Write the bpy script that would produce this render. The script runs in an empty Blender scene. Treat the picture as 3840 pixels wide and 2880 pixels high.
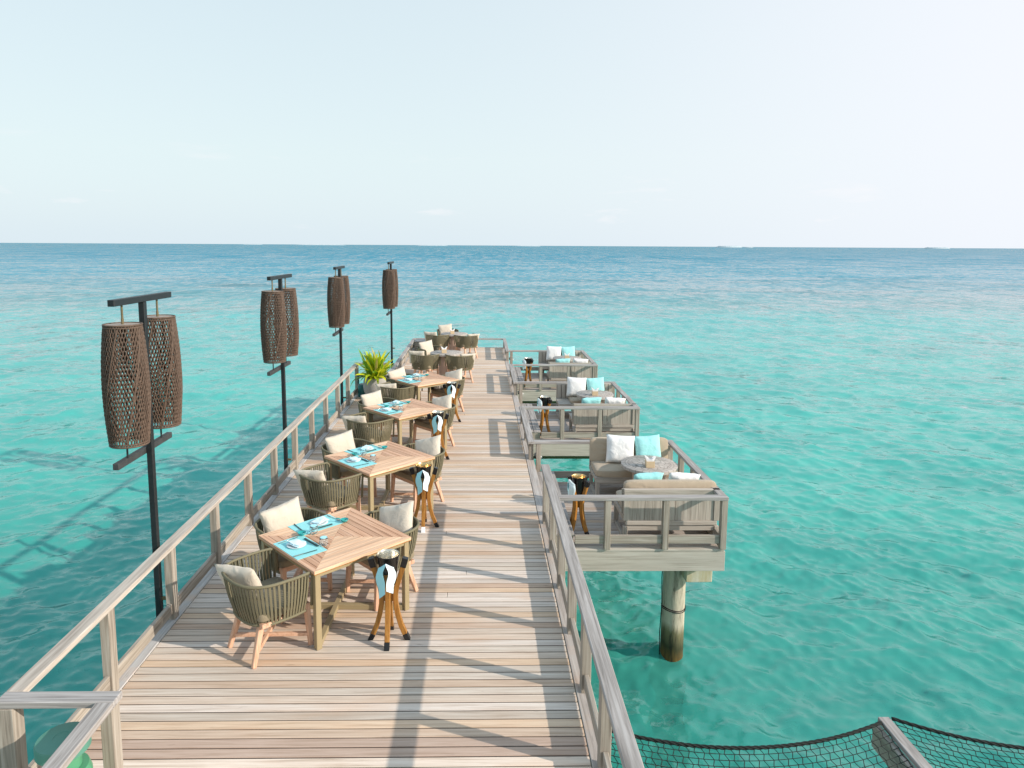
import bpy, math, random
import numpy as np
from mathutils import Vector, Matrix
random.seed(7)
rng = np.random.default_rng(7)
SC = bpy.context.scene
COL = SC.collection
R = math.radians

# ------------------------------------------------------------------ mesh helpers
class MB:
    def __init__(s):
        s.v = []; s.f = []; s.c = []          # c = colour per vertex (optional)
    def add(s, vs, fs, col=None):
        o = len(s.v)
        s.v += [tuple(v) for v in vs]
        s.f += [tuple(i + o for i in f) for f in fs]
        s.c += [col or (1, 1, 1, 1)] * len(vs)
        return s
    def box(s, x0, x1, y0, y1, z0, z1, col=None, M=None):
        vs = [Vector(p) for p in ((x0,y0,z0),(x1,y0,z0),(x1,y1,z0),(x0,y1,z0),(x0,y0,z1),(x1,y0,z1),(x1,y1,z1),(x0,y1,z1))]
        if M: vs = [M @ v for v in vs]
        return s.add(vs, [(0,3,2,1),(4,5,6,7),(0,1,5,4),(1,2,6,5),(2,3,7,6),(3,0,4,7)], col)
    def bar(s, a, b, w, h, up=(0,0,1), col=None, w2=None, h2=None):
        a = Vector(a); b = Vector(b); d = (b - a).normalized(); u = Vector(up)
        if abs(d.dot(u)) > .98: u = Vector((0,1,0))
        x = d.cross(u).normalized(); y = x.cross(d).normalized()
        w2 = w2 or w; h2 = h2 or h
        vs = []
        for p, ww, hh in ((a, w, h), (b, w2, h2)):
            vs += [p - x*ww/2 - y*hh/2, p + x*ww/2 - y*hh/2, p + x*ww/2 + y*hh/2, p - x*ww/2 + y*hh/2]
        return s.add(vs, [(0,1,2,3),(7,6,5,4),(4,5,1,0),(5,6,2,1),(6,7,3,2),(7,4,0,3)], col)
    def tube(s, pts, r, n=8, closed=False, caps=True, col=None, rb=None):
        pts = [Vector(p) for p in pts]; N = len(pts); vs = []; fs = []
        rs = r if isinstance(r, (list, tuple)) else [r]*N
        px = None
        for i, p in enumerate(pts):
            if closed: d = pts[(i+1) % N] - pts[i-1]
            else: d = pts[min(i+1, N-1)] - pts[max(i-1, 0)]
            d.normalize()
            if px is None:
                u = Vector((0,0,1)) if abs(d.z) < .9 else Vector((1,0,0))
                px = d.cross(u).normalized()
            else: px = (px - d*px.dot(d)).normalized()
            py = d.cross(px)
            for k in range(n):
                t = 2*math.pi*k/n
                vs.append(p + px*(rs[i]*math.cos(t)) + py*((rb or rs[i])*math.sin(t)))
        M = N if closed else N-1
        for i in range(M):
            j = (i+1) % N
            for k in range(n):
                l = (k+1) % n
                fs.append((i*n+k, i*n+l, j*n+l, j*n+k))
        if caps and not closed:
            fs.append(tuple(range(n))[::-1]); fs.append(tuple((N-1)*n+k for k in range(n)))
        return s.add(vs, fs, col)
    def lathe(s, prof, n=32, c=(0,0,0), caps=True, col=None, axis=None):
        vs = []; fs = []
        for r, z in prof:
            for k in range(n):
                t = 2*math.pi*k/n
                v = Vector((r*math.cos(t), r*math.sin(t), z))
                if axis is not None: v = axis @ v
                vs.append((c[0]+v.x, c[1]+v.y, c[2]+v.z))
        for i in range(len(prof)-1):
            for k in range(n):
                l = (k+1) % n
                fs.append((i*n+k, i*n+l, (i+1)*n+l, (i+1)*n+k))
        if caps:
            fs.append(tuple(range(n))[::-1]); fs.append(tuple((len(prof)-1)*n+k for k in range(n)))
        return s.add(vs, fs, col)
    def build(s, name, mat, parent=None, smooth=False, bevel=0, loc=None, rot=None, color=False, seg=1):
        me = bpy.data.meshes.new(name)
        me.from_pydata(s.v, [], s.f); me.validate(); me.update()
        if color:
            a = me.color_attributes.new('pc', 'FLOAT_COLOR', 'POINT')
            a.data.foreach_set('color', np.array(s.c, dtype=np.float32).ravel())
        if mat: me.materials.append(mat)
        if smooth:
            me.polygons.foreach_set('use_smooth', [True]*len(me.polygons))
            if smooth == 'auto':
                try: me.set_sharp_from_angle(angle=R(40))
                except Exception: pass
        o = bpy.data.objects.new(name, me); COL.objects.link(o)
        if parent: o.parent = parent
        if loc: o.location = loc
        if rot: o.rotation_euler = rot
        if bevel:
            b = o.modifiers.new('edge', 'BEVEL'); b.width = bevel; b.segments = seg; b.limit_method = 'ANGLE'; b.angle_limit = R(50)
        return o

def tag(o, label, cat=None, group=None, kind=None):
    if label: o['label'] = label
    if cat: o['category'] = cat
    if group: o['group'] = group
    if kind: o['kind'] = kind
    return o
def thing(name, label, cat, loc=(0,0,0), rz=0, group=None):
    o = bpy.data.objects.new(name, None); COL.objects.link(o)
    o.empty_display_size = .1
    o.location = loc; o.rotation_euler = (0,0,rz)
    return tag(o, label, cat, group)
def dup(o, loc=None, rz=None, label=None, group=None, rot=None):
    def cp(a, par):
        c = a.copy(); COL.objects.link(c); c.parent = par
        for ch in a.children: cp(ch, c)
        return c
    r = cp(o, None)
    if loc: r.location = loc
    if rz is not None: r.rotation_euler = (0,0,rz)
    if rot is not None: r.rotation_euler = rot
    if label: r['label'] = label
    if group: r['group'] = group
    return r

# ------------------------------------------------------------------ materials
def newmat(name):
    m = bpy.data.materials.new(name); m.use_nodes = True
    nt = m.node_tree; b = nt.nodes['Principled BSDF']
    return m, nt, b
def N(nt, t, **kw):
    n = nt.nodes.new(t)
    for k, v in kw.items():
        if k in n.inputs: n.inputs[k].default_value = v
        else: setattr(n, k, v)
    return n
def L(nt, a, b): nt.links.new(a, b)
def ramp(nt, fac, stops):
    r = N(nt, 'ShaderNodeValToRGB'); e = r.color_ramp.elements
    while len(e) < len(stops): e.new(.5)
    for i, (p, c) in enumerate(stops):
        e[i].position = p; e[i].color = (*c, 1) if len(c) == 3 else c
    L(nt, fac, r.inputs[0]); return r.outputs[0]
def mixc(nt, fac, a, b, mode='MIX'):
    m = N(nt, 'ShaderNodeMix', data_type='RGBA', blend_type=mode)
    for s, v in ((m.inputs[0], fac), (m.inputs[6], a), (m.inputs[7], b)):
        if hasattr(v, 'node'): L(nt, v, s)
        elif isinstance(v, (int, float)): s.default_value = v
        else: s.default_value = (*v, 1)
    return m.outputs[2]
def math_(nt, op, a, b=None, clamp=False):
    m = N(nt, 'ShaderNodeMath', operation=op, use_clamp=clamp)
    for i, v in enumerate((a, b)):
        if v is None: continue
        if hasattr(v, 'node'): L(nt, v, m.inputs[i])
        else: m.inputs[i].default_value = v
    return m.outputs[0]
def objco(nt, scale, rand=True):
    tc = N(nt, 'ShaderNodeTexCoord'); mp = N(nt, 'ShaderNodeMapping'); mp.inputs['Scale'].default_value = scale
    L(nt, tc.outputs['Object'], mp.inputs['Vector'])
    if rand:
        oi = N(nt, 'ShaderNodeObjectInfo'); cb = N(nt, 'ShaderNodeCombineXYZ')
        for i, k in enumerate((37.0, 19.0, 53.0)): L(nt, math_(nt, 'MULTIPLY', oi.outputs['Random'], k), cb.inputs[i])
        L(nt, cb.outputs[0], mp.inputs['Location'])
    return mp.outputs[0]
def noise(nt, vec, scale=1., detail=4., rough=.6, dist=0.):
    n = N(nt, 'ShaderNodeTexNoise'); n.inputs['Scale'].default_value = scale; n.inputs['Detail'].default_value = detail
    n.inputs['Roughness'].default_value = rough; n.inputs['Distortion'].default_value = dist
    L(nt, vec, n.inputs['Vector']); return n.outputs['Fac']
def bump(nt, b, h, strength=.3, dist=.01):
    n = N(nt, 'ShaderNodeBump'); n.inputs['Strength'].default_value = strength; n.inputs['Distance'].default_value = dist
    L(nt, h, n.inputs['Height']); L(nt, n.outputs[0], b.inputs['Normal']); return n

def wood(name, dark, mid, light, axis='x', rough=.75, attr=False, grain=1.0, blotch=.35, bstr=.35):
    m, nt, b = newmat(name)
    sc = {'x': (1.6, 42, 42), 'y': (42, 1.6, 42), 'z': (42, 42, 1.6)}[axis]
    sb = {'x': (.9, 7, 7), 'y': (7, .9, 7), 'z': (7, 7, .9)}[axis]
    g = noise(nt, objco(nt, sc), 1., 5., .62, .6)
    bl = noise(nt, objco(nt, sb), 1., 3., .55)
    c = ramp(nt, g, [(.25, dark), (.5, mid), (.75, light)])
    c = mixc(nt, math_(nt, 'MULTIPLY', math_(nt, 'SUBTRACT', bl, .42, True), 2.2 * blotch, True), c, tuple(x*.62 for x in mid))
    if attr:
        kn = noise(nt, objco(nt, tuple({'x':(5,34,34),'y':(34,5,34),'z':(34,34,5)}[axis])), 1., 2., .5)
        c = mixc(nt, math_(nt, 'MULTIPLY', math_(nt, 'SUBTRACT', kn, .70, True), 7., True), c, tuple(x*.45 for x in dark))
        wr_ = noise(nt, objco(nt, (.8, 3., 1.)), 1., 3., .6)
        c = mixc(nt, math_(nt, 'MULTIPLY', math_(nt, 'SUBTRACT', wr_, .52, True), 2.4, True), c, (.60,.40,.27))
        a = N(nt, 'ShaderNodeAttribute', attribute_name='pc')
        c = mixc(nt, 1., c, a.outputs['Color'], 'MULTIPLY')
    L(nt, c, b.inputs['Base Color'])
    b.inputs['Roughness'].default_value = rough
    b.inputs['Specular IOR Level'].default_value = .3
    bump(nt, b, g, bstr, .004)
    return m
def plain(name, col, rough=.6, metal=0., nscale=30, var=.12, bstr=.1, spec=.4):
    m, nt, b = newmat(name)
    n = noise(nt, objco(nt, (nscale,)*3), 1., 4., .6)
    L(nt, mixc(nt, n, tuple(c*(1-var) for c in col), tuple(min(1, c*(1+var)) for c in col)), b.inputs['Base Color'])
    b.inputs['Roughness'].default_value = rough; b.inputs['Metallic'].default_value = metal
    b.inputs['Specular IOR Level'].default_value = spec
    if bstr: bump(nt, b, n, bstr, .003)
    return m
def fabric(name, col, var=.1, wr=.5, weave=900):
    m, nt, b = newmat(name)
    n = noise(nt, objco(nt, (9, 9, 9)), 1., 3., .5, .8)
    w = noise(nt, objco(nt, (weave,)*3), 1., 1., .5)
    L(nt, mixc(nt, n, tuple(c*(1-var) for c in col), tuple(min(1, c*(1+var)) for c in col)), b.inputs['Base Color'])
    b.inputs['Roughness'].default_value = .9; b.inputs['Specular IOR Level'].default_value = .15
    b.inputs['Sheen Weight'].default_value = .15
    h = math_(nt, 'ADD', math_(nt, 'MULTIPLY', n, wr), math_(nt, 'MULTIPLY', w, .03))
    bump(nt, b, h, .5, .03)
    return m

GD, GM, GL = (.15, .125, .10), (.345, .30, .25), (.50, .46, .40)
M_ = {}
for ax in 'xyz':
    M_['grey_'+ax] = wood('weathered_wood_'+ax, GD, GM, GL, ax, .8)
M_['rail_x'] = wood('silvered_rail_x', (.17,.155,.15), (.36,.335,.32), (.52,.50,.49), 'x', .8)
M_['rail_y'] = wood('silvered_rail_y', (.15,.135,.125), (.345,.315,.295), (.53,.50,.48), 'y', .8)
M_['rail_warm'] = wood('warm_rail_y', (.24,.20,.17), (.45,.395,.34), (.62,.56,.495), 'y', .8)
M_['deck'] = wood('deck_boards', (.42,.315,.235), (.62,.50,.405), (.74,.635,.535), 'x', .7, attr=True, blotch=.22, bstr=.25)
M_['pdeck'] = wood('platform_boards', (.22,.18,.15), (.42,.35,.30), (.56,.50,.45), 'x', .7, attr=True)
M_['fascia'] = wood('fascia_wood', (.30,.265,.22), (.47,.425,.365), (.55,.51,.45), 'x', .8, blotch=.5, bstr=.15)
M_['bench_x'] = wood('bench_wood_x', (.24,.205,.17), (.46,.405,.35), (.58,.53,.465), 'x', .8, blotch=.45)
M_['bench_z'] = wood('bench_wood_z', (.24,.205,.17), (.46,.405,.35), (.58,.53,.465), 'z', .8, blotch=.5)
M_['bench_y'] = wood('bench_wood_y', (.24,.205,.17), (.46,.405,.35), (.58,.53,.465), 'y', .8, blotch=.45)
M_['teak'] = wood('table_teak', (.38,.22,.13), (.66,.45,.30), (.80,.62,.46), 'x', .55, attr=True, blotch=.25, bstr=.15)
for ax in 'xz':
    M_['leg_'+ax] = wood('chair_teak_'+ax, (.42,.23,.14), (.66,.40,.27), (.74,.50,.36), ax, .55, blotch=.15, bstr=.1)
M_['stand'] = wood('stand_wood', (.16,.065,.015), (.36,.16,.035), (.47,.24,.06), 'z', .3, blotch=.3, bstr=.05)
M_['rope'] = plain('olive_rope', (.17,.15,.092), .75, nscale=120, var=.25, bstr=.4)
M_['rope_dark'] = plain('olive_rope_inner', (.12,.115,.075), .8, nscale=120, var=.25)
M_['tmetal'] = plain('olive_beige_metal', (.34,.27,.155), .45, nscale=8, var=.06, bstr=0)
M_['seat'] = fabric('taupe_seat_fabric', (.26,.215,.145))
M_['beige'] = fabric('beige_cushion_fabric', (.60,.53,.44), .06, 1.)
M_['tan'] = fabric('tan_bench_cushion', (.44,.355,.265), .06, .5)
M_['white'] = fabric('white_cotton', (.82,.81,.80), .03, 1.)
M_['aqua'] = fabric('aqua_cotton', (.34,.70,.70), .07, 1.)
M_['black'] = plain('black_lacquer', (.012,.012,.013), .25, nscale=20, var=.3, bstr=.02)
M_['bucket'] = plain('black_hammered', (.02,.018,.017), .22, .3, nscale=60, var=.4, bstr=.9, spec=.6)
M_['silver'] = plain('hammered_steel', (.72,.68,.60), .22, 1., nscale=55, var=.1, bstr=.9)
M_['brass'] = plain('hammered_brass', (.70,.52,.28), .22, 1., nscale=55, var=.1, bstr=.9)
M_['towel'] = fabric('sky_blue_towel', (.36,.72,.80), .05, .3)
M_['towel2'] = fabric('pale_towel', (.72,.82,.85), .05, .3)
M_['post'] = plain('lamp_post_steel', (.013,.016,.018), .45, nscale=25, var=.5, bstr=.1)
M_['cork'] = plain('worn_paint_steel', (.045,.048,.05), .6, nscale=18, var=.7, bstr=.2)
M_['rod'] = plain('corroded_rod', (.16,.13,.07), .6, .3, nscale=40, var=.6)
M_['wicker'] = plain('brown_wicker', (.108,.070,.050), .65, nscale=38, var=.8, bstr=.3)
M_['disc'] = plain('lamp_disc', (.33,.28,.24), .7, nscale=10, var=.1)
M_['mat'] = plain('aqua_placemat', (.29,.68,.70), .7, nscale=300, var=.12, bstr=.3)
M_['bowl'] = plain('teal_glaze', (.03,.32,.32), .2, nscale=10, var=.05, bstr=0)
M_['plate'] = plain('white_glaze', (.72,.76,.77), .15, nscale=10, var=.02, bstr=0)
M_['napkin'] = fabric('pale_blue_napkin', (.62,.80,.86), .03, .5)
M_['stick'] = plain('dark_chopsticks', (.03,.07,.07), .4, nscale=10, var=.1, bstr=0)
M_['steel'] = plain('polished_steel', (.5,.5,.48), .2, 1., nscale=10, var=.03, bstr=0)
M_['box'] = plain('kraft_box', (.62,.47,.30), .6, nscale=30, var=.05, bstr=.05)
M_['paper'] = plain('white_paper', (.85,.84,.84), .8, nscale=30, var=.02, bstr=0)
M_['plinth'] = plain('pink_beige_plaster', (.52,.375,.30), .85, nscale=60, var=.1, bstr=.5)
M_['pot'] = plain('grey_stone_pot', (.36,.345,.325), .85, nscale=22, var=.2, bstr=.8)
M_['soil'] = plain('soil_gravel', (.22,.17,.12), .95, nscale=60, var=.6, bstr=1.)
M_['gplastic'] = plain('green_plastic', (.085,.30,.165), .38, nscale=6, var=.1, bstr=.02)
M_['gplastic2'] = plain('grey_green_plastic', (.09,.25,.19), .42, nscale=6, var=.1, bstr=.02)
M_['teal'] = plain('dark_teal_plastic', (.02,.12,.12), .4, nscale=6, var=.1, bstr=.02)
M_['net'] = plain('black_net_rope', (.014,.018,.016), .85, nscale=80, var=.4, bstr=.3)
M_['spot'] = plain('spot_housing', (.5,.5,.48), .5, nscale=10, var=.05, bstr=0)
M_['island'] = plain('island_haze_tone', (.50,.57,.60), .95, nscale=.02, var=.15, bstr=0)  # pale blue-grey: distance haze put into the islands' colour
M_['pile_reflection'] = plain('dark_pile_reflection', (.02,.05,.025), .95, nscale=3, var=.5, bstr=0)  # dark tone of the added clump standing in for each pile's reflection

# glass
m, nt, b = newmat('clear_glass')
b.inputs['Base Color'].default_value = (.93,.98,1.,1); b.inputs['Roughness'].default_value = .02
b.inputs['Transmission Weight'].default_value = .95; b.inputs['IOR'].default_value = 1.2
M_['glass'] = m
# stone table top: concentric cracked tiles
m, nt, b = newmat('stone_mosaic')
co = objco(nt, (1,1,1), False)
vo = N(nt, 'ShaderNodeTexVoronoi', feature='DISTANCE_TO_EDGE'); vo.inputs['Scale'].default_value = 13
L(nt, co, vo.inputs['Vector'])
vc = N(nt, 'ShaderNodeTexVoronoi'); vc.inputs['Scale'].default_value = 13; L(nt, co, vc.inputs['Vector'])
ln = N(nt, 'ShaderNodeVectorMath', operation='LENGTH')
sx = N(nt, 'ShaderNodeSeparateXYZ'); L(nt, co, sx.inputs[0]); cx_ = N(nt, 'ShaderNodeCombineXYZ'); L(nt, sx.outputs[0], cx_.inputs[0]); L(nt, sx.outputs[1], cx_.inputs[1])
L(nt, cx_.outputs[0], ln.inputs[0]); rr = ln.outputs['Value']
crack = math_(nt, 'LESS_THAN', vo.outputs['Distance'], .045)
inner = math_(nt, 'LESS_THAN', rr, .315)
crack = math_(nt, 'MULTIPLY', crack, inner)
for q in (.315, .355):
    d = math_(nt, 'ABSOLUTE', math_(nt, 'SUBTRACT', rr, q)); crack = math_(nt, 'MAXIMUM', crack, math_(nt, 'LESS_THAN', d, .0035))
an = math_(nt, 'ARCTAN2', sx.outputs[1], sx.outputs[0]); fr = math_(nt, 'FRACT', math_(nt, 'MULTIPLY', an, 26/6.2832))
seam = math_(nt, 'MULTIPLY', math_(nt, 'LESS_THAN', math_(nt, 'ABSOLUTE', math_(nt, 'SUBTRACT', fr, .5)), .035), math_(nt, 'GREATER_THAN', rr, .355))
crack = math_(nt, 'MAXIMUM', crack, seam)
sp = N(nt, 'ShaderNodeSeparateColor'); L(nt, vc.outputs['Color'], sp.inputs[0])
base = ramp(nt, sp.outputs[0], [(0, (.36,.32,.29)), (.5, (.45,.41,.38)), (1, (.54,.50,.46))])
base = mixc(nt, noise(nt, objco(nt, (30,30,30), False)), base, (.40,.35,.31))
L(nt, mixc(nt, crack, base, (.17,.145,.125)), b.inputs['Base Color']); b.inputs['Roughness'].default_value = .6
bump(nt, b, math_(nt, 'SUBTRACT', 1., crack), .5, .004)
M_['mosaic'] = m
# leaves
m, nt, b = newmat('lime_leaf')
a = N(nt, 'ShaderNodeAttribute', attribute_name='pc')
L(nt, a.outputs['Color'], b.inputs['Base Color']); b.inputs['Roughness'].default_value = .4
tr = N(nt, 'ShaderNodeBsdfTranslucent'); L(nt, a.outputs['Color'], tr.inputs[0])
mx = N(nt, 'ShaderNodeMixShader'); mx.inputs[0].default_value = .35
L(nt, b.outputs[0], mx.inputs[1]); L(nt, tr.outputs[0], mx.inputs[2]); L(nt, mx.outputs[0], nt.nodes['Material Output'].inputs[0])
M_['leaf'] = m
# concrete pile with tidal growth bands
m, nt, b = newmat('pile_concrete')
tc = N(nt, 'ShaderNodeNewGeometry'); sz = N(nt, 'ShaderNodeSeparateXYZ'); L(nt, tc.outputs['Position'], sz.inputs[0])
nn = noise(nt, objco(nt, (5,5,1.2), False), 1., 5., .65); n2 = noise(nt, objco(nt, (14,14,2.), False), 1., 5., .7)
zz = math_(nt, 'ADD', sz.outputs[2], math_(nt, 'MULTIPLY', math_(nt, 'SUBTRACT', nn, .5), .35))
zf = math_(nt, 'DIVIDE', math_(nt, 'ADD', zz, 2.5), 2.0)
band = ramp(nt, zf, [(0, (.04,.045,.015)), (.15, (.12,.075,.012)), (.24, (.035,.04,.012)), (.34, (.16,.15,.08)), (.40, (.50,.46,.37))])
gr = ramp(nt, n2, [(.34, (.30,.28,.24)), (.5, (.85,.83,.80)), (.62, (1.,.97,.9))])
L(nt, mixc(nt, 1., band, gr, 'MULTIPLY'), b.inputs['Base Color']); b.inputs['Roughness'].default_value = .85
bump(nt, b, n2, .5, .02)
M_['pile'] = m
# stained concrete beam
m, nt, b = newmat('stained_beam')
n1 = noise(nt, objco(nt, (7,7,1.3), False), 1., 5., .65); n2 = noise(nt, objco(nt, (25,25,25), False), 1., 4., .6)
c = ramp(nt, n1, [(.35, (.30,.17,.04)), (.5, (.52,.45,.28)), (.64, (.66,.63,.54))])
L(nt, mixc(nt, n2, c, (.45,.42,.30)), b.inputs['Base Color']); b.inputs['Roughness'].default_value = .9
M_['beam'] = m

# ------------------------------------------------------------------ sea and seabed
SEA = -2.25
def sea():
    th_in = np.linspace(R(-50), R(50), 1000)
    th_out = np.linspace(R(50), R(310), 110)[1:-1]
    th = np.concatenate([th_in, th_out])
    r = [0.4]
    while r[-1] < 60000:
        q = r[-1]; r.append(q + max(.032, q*q/5200, 0) if q < 500 else q*1.25)
    r = np.array(r)
    T, RR = np.meshgrid(th, r)
    X = RR*np.sin(T); Y = RR*np.cos(T); Z = np.zeros_like(X)
    dX = np.zeros_like(X); dY = np.zeros_like(X)
    cell = np.gradient(r)[:, None] * np.ones_like(T)
    wr = 1/(1+np.exp(-(X-1.5-.08*Y)/5.0))          # the swell crosses from two sides
    K = 120
    lams = np.exp(np.linspace(np.log(.15), np.log(6.0), K))
    lams *= np.exp(rng.normal(0, .04, K))
    for i, lam in enumerate(lams):
        k = 2*math.pi/lam
        if i % 3 == 0:   base = math.atan2(.5, .86);  wgt = .25 + .95*wr
        elif i % 3 == 1: base = math.atan2(.67, -.74); wgt = 1.1 - .85*wr
        else:            base = math.pi/2;            wgt = .75
        d = base + rng.normal(0, .30 if lam > 1.5 else .5)
        slope = .018 if lam > 1.4 else (.040 if lam > .6 else .050)
        amp = slope/k*(1.0 if lam < 5 else .6)
        fade = np.clip((lam/np.maximum(cell, 1e-6) - 2.2)/2.5, 0, 1)
        ph = k*(X*math.cos(d) + Y*math.sin(d)) + rng.uniform(0, 6.28)
        A = amp*fade*wgt
        Z += A*np.sin(ph); cc = .5*A*np.cos(ph)
        dX += cc*math.cos(d); dY += cc*math.sin(d)
    patch = .88 + .25*np.sin(X*.11+1.3)*np.sin(Y*.07+.4)
    Z *= patch; X = X + dX*patch; Y = Y + dY*patch
    nr, nt_ = X.shape
    V = np.stack([X, Y, Z+SEA], -1).reshape(-1, 3)
    i = np.arange(nr-1)[:, None]; j = np.arange(nt_)[None, :]; j2 = (j+1) % nt_
    F = np.stack([i*nt_+j+0*i, i*nt_+j2+0*i, (i+1)*nt_+j2, (i+1)*nt_+j], -1).reshape(-1, 4)
    me = bpy.data.meshes.new('sea')
    me.vertices.add(len(V)); me.vertices.foreach_set('co', V.astype(np.float32).ravel())
    me.loops.add(F.size); me.loops.foreach_set('vertex_index', F.astype(np.int32).ravel())
    me.polygons.add(len(F)); me.polygons.foreach_set('loop_start', np.arange(0, F.size, 4, dtype=np.int32))
    try: me.polygons.foreach_set('loop_total', np.full(len(F), 4, dtype=np.int32))
    except Exception: pass
    me.polygons.foreach_set('use_smooth', np.ones(len(F), dtype=bool))
    me.update(); me.validate()
    o = bpy.data.objects.new('sea', me); COL.objects.link(o); o['kind'] = 'structure'
    m, nt, b = newmat('lagoon_water')
    g = N(nt, 'ShaderNodeNewGeometry'); P = g.outputs['Position']
    s = N(nt, 'ShaderNodeSeparateXYZ'); L(nt, P, s.inputs[0])
    mp = N(nt, 'ShaderNodeMapping'); mp.inputs['Scale'].default_value = (.035, .05, 0); L(nt, P, mp.inputs['Vector'])
    w1 = noise(nt, mp.outputs[0], 1., 4., .55, .5)
    # distance offshore drives the depth of the lagoon: sand, reef edge, deep water
    yy = math_(nt, 'ADD', s.outputs[1], math_(nt, 'MULTIPLY', math_(nt, 'SUBTRACT', w1, .5), 18.))
    yl = math_(nt, 'LOGARITHM', math_(nt, 'MAXIMUM', yy, 1.), 10.)
    f = math_(nt, 'DIVIDE', yl, 3.2)
    col = ramp(nt, f, [(.22, (.065,.43,.35)), (.40, (.085,.51,.44)), (.50, (.12,.51,.475)), (.545, (.12,.48,.47)),
                       (.578, (.14,.36,.385)), (.63, (.10,.30,.37)), (.665, (.055,.29,.385)), (.78, (.028,.235,.335)), (1., (.028,.215,.30))])
    mpr = N(nt, 'ShaderNodeMapping'); mpr.inputs['Scale'].default_value = (.045, .10, 0); L(nt, P, mpr.inputs['Vector'])
    rf = noise(nt, mpr.outputs[0], 1., 6., .7, .6)
    bandf = math_(nt, 'MULTIPLY', math_(nt, 'DIVIDE', math_(nt, 'SUBTRACT', yy, 52.), 25., True), math_(nt, 'DIVIDE', math_(nt, 'SUBTRACT', 150., yy), 50., True))
    col = mixc(nt, math_(nt, 'MULTIPLY', math_(nt, 'MULTIPLY', math_(nt, 'SUBTRACT', rf, .47, True), 5., True), math_(nt, 'MULTIPLY', bandf, .6)), col, (.05,.13,.15))
    mp2 = N(nt, 'ShaderNodeMapping'); mp2.inputs['Scale'].default_value = (.16, .22, 0); L(nt, P, mp2.inputs['Vector'])
    w2 = noise(nt, mp2.outputs[0], 1., 5., .6, 1.)
    shade = ramp(nt, w2, [(.3, (.80,.86,.88)), (.6, (1.12,1.08,1.07))])
    col = mixc(nt, 1., col, shade, 'MULTIPLY')
    # broad, soft darkening left of the pier: its shadow painted into the water colour
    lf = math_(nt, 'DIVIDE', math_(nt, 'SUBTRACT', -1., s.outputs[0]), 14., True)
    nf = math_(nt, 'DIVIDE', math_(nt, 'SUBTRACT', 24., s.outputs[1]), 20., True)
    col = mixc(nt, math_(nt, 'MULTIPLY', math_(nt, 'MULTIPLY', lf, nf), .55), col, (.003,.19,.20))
    # wavelets too small for the mesh: slopes taken straight from vector noise, so they hold at any distance
    def slopes(sc, scale, det, rg):
        mp_ = N(nt, 'ShaderNodeMapping'); mp_.inputs['Scale'].default_value = sc; L(nt, P, mp_.inputs['Vector'])
        n_ = N(nt, 'ShaderNodeTexNoise'); n_.inputs['Scale'].default_value = scale; n_.inputs['Detail'].default_value = det; n_.inputs['Roughness'].default_value = rg
        n_.inputs['Distortion'].default_value = .4
        L(nt, mp_.outputs[0], n_.inputs['Vector'])
        v_ = N(nt, 'ShaderNodeVectorMath', operation='SUBTRACT'); L(nt, n_.outputs['Color'], v_.inputs[0]); v_.inputs[1].default_value = (.5,.5,.5)
        w_ = N(nt, 'ShaderNodeVectorMath', operation='MULTIPLY'); L(nt, v_.outputs[0], w_.inputs[0]); w_.inputs[1].default_value = (1,1,0); return w_.outputs[0]
    def scaled(v, k):
        q = N(nt, 'ShaderNodeVectorMath', operation='SCALE'); L(nt, v, q.inputs[0])
        if hasattr(k, 'node'): L(nt, k, q.inputs['Scale'])
        else: q.inputs['Scale'].default_value = k
        return q.outputs[0]
    def vadd(a_, b_):
        q = N(nt, 'ShaderNodeVectorMath', operation='ADD'); L(nt, a_, q.inputs[0]); L(nt, b_, q.inputs[1]); return q.outputs[0]
    far = math_(nt, 'DIVIDE', math_(nt, 'SUBTRACT', s.outputs[1], 14.), 70., True)
    far2 = math_(nt, 'DIVIDE', math_(nt, 'SUBTRACT', s.outputs[1], 60.), 300., True)
    k1 = slopes((.8,1.3,1), 2.6, 4., .65); k2 = slopes((.75,.34,1), 1.3, 4., .6); k3 = slopes((.22,.022,1), 1.3, 4., .6); k4 = slopes((.02,.05,1), 1.5, 6., .7)
    vec = vadd(scaled(k1, .82), scaled(k2, math_(nt, 'ADD', math_(nt, 'MULTIPLY', far, 1.15), .05)))
    vec = vadd(vec, scaled(k3, math_(nt, 'MULTIPLY', far2, 1.1)))
    vec = vadd(vec, scaled(k4, math_(nt, 'MULTIPLY', far, .8)))
    bi = N(nt, 'ShaderNodeCombineXYZ'); L(nt, math_(nt, 'ADD', math_(nt, 'MULTIPLY', far, -.10), math_(nt, 'MULTIPLY', far2, -.16)), bi.inputs[1]); vec = vadd(vec, bi.outputs[0])
    gn = N(nt, 'ShaderNodeVectorMath', operation='ADD'); L(nt, g.outputs['Normal'], gn.inputs[0]); L(nt, vec, gn.inputs[1])
    nm = N(nt, 'ShaderNodeVectorMath', operation='NORMALIZE'); L(nt, gn.outputs[0], nm.inputs[0])
    df = N(nt, 'ShaderNodeBsdfDiffuse'); L(nt, col, df.inputs[0])
    # the body colour comes from light scattered inside the water, so it follows the ripples only softly
    sn = N(nt, 'ShaderNodeVectorMath', operation='ADD'); L(nt, nm.outputs[0], sn.inputs[0]); sn.inputs[1].default_value = (0,0,1.3)
    sm = N(nt, 'ShaderNodeVectorMath', operation='NORMALIZE'); L(nt, sn.outputs[0], sm.inputs[0]); L(nt, sm.outputs[0], df.inputs['Normal'])
    tr = N(nt, 'ShaderNodeBsdfTransparent'); tr.inputs[0].default_value = (.8,1.,.97,1)
    body = N(nt, 'ShaderNodeMixShader'); nearf = math_(nt, 'DIVIDE', math_(nt, 'SUBTRACT', 17., s.outputs[1]), 9., True)
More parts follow.
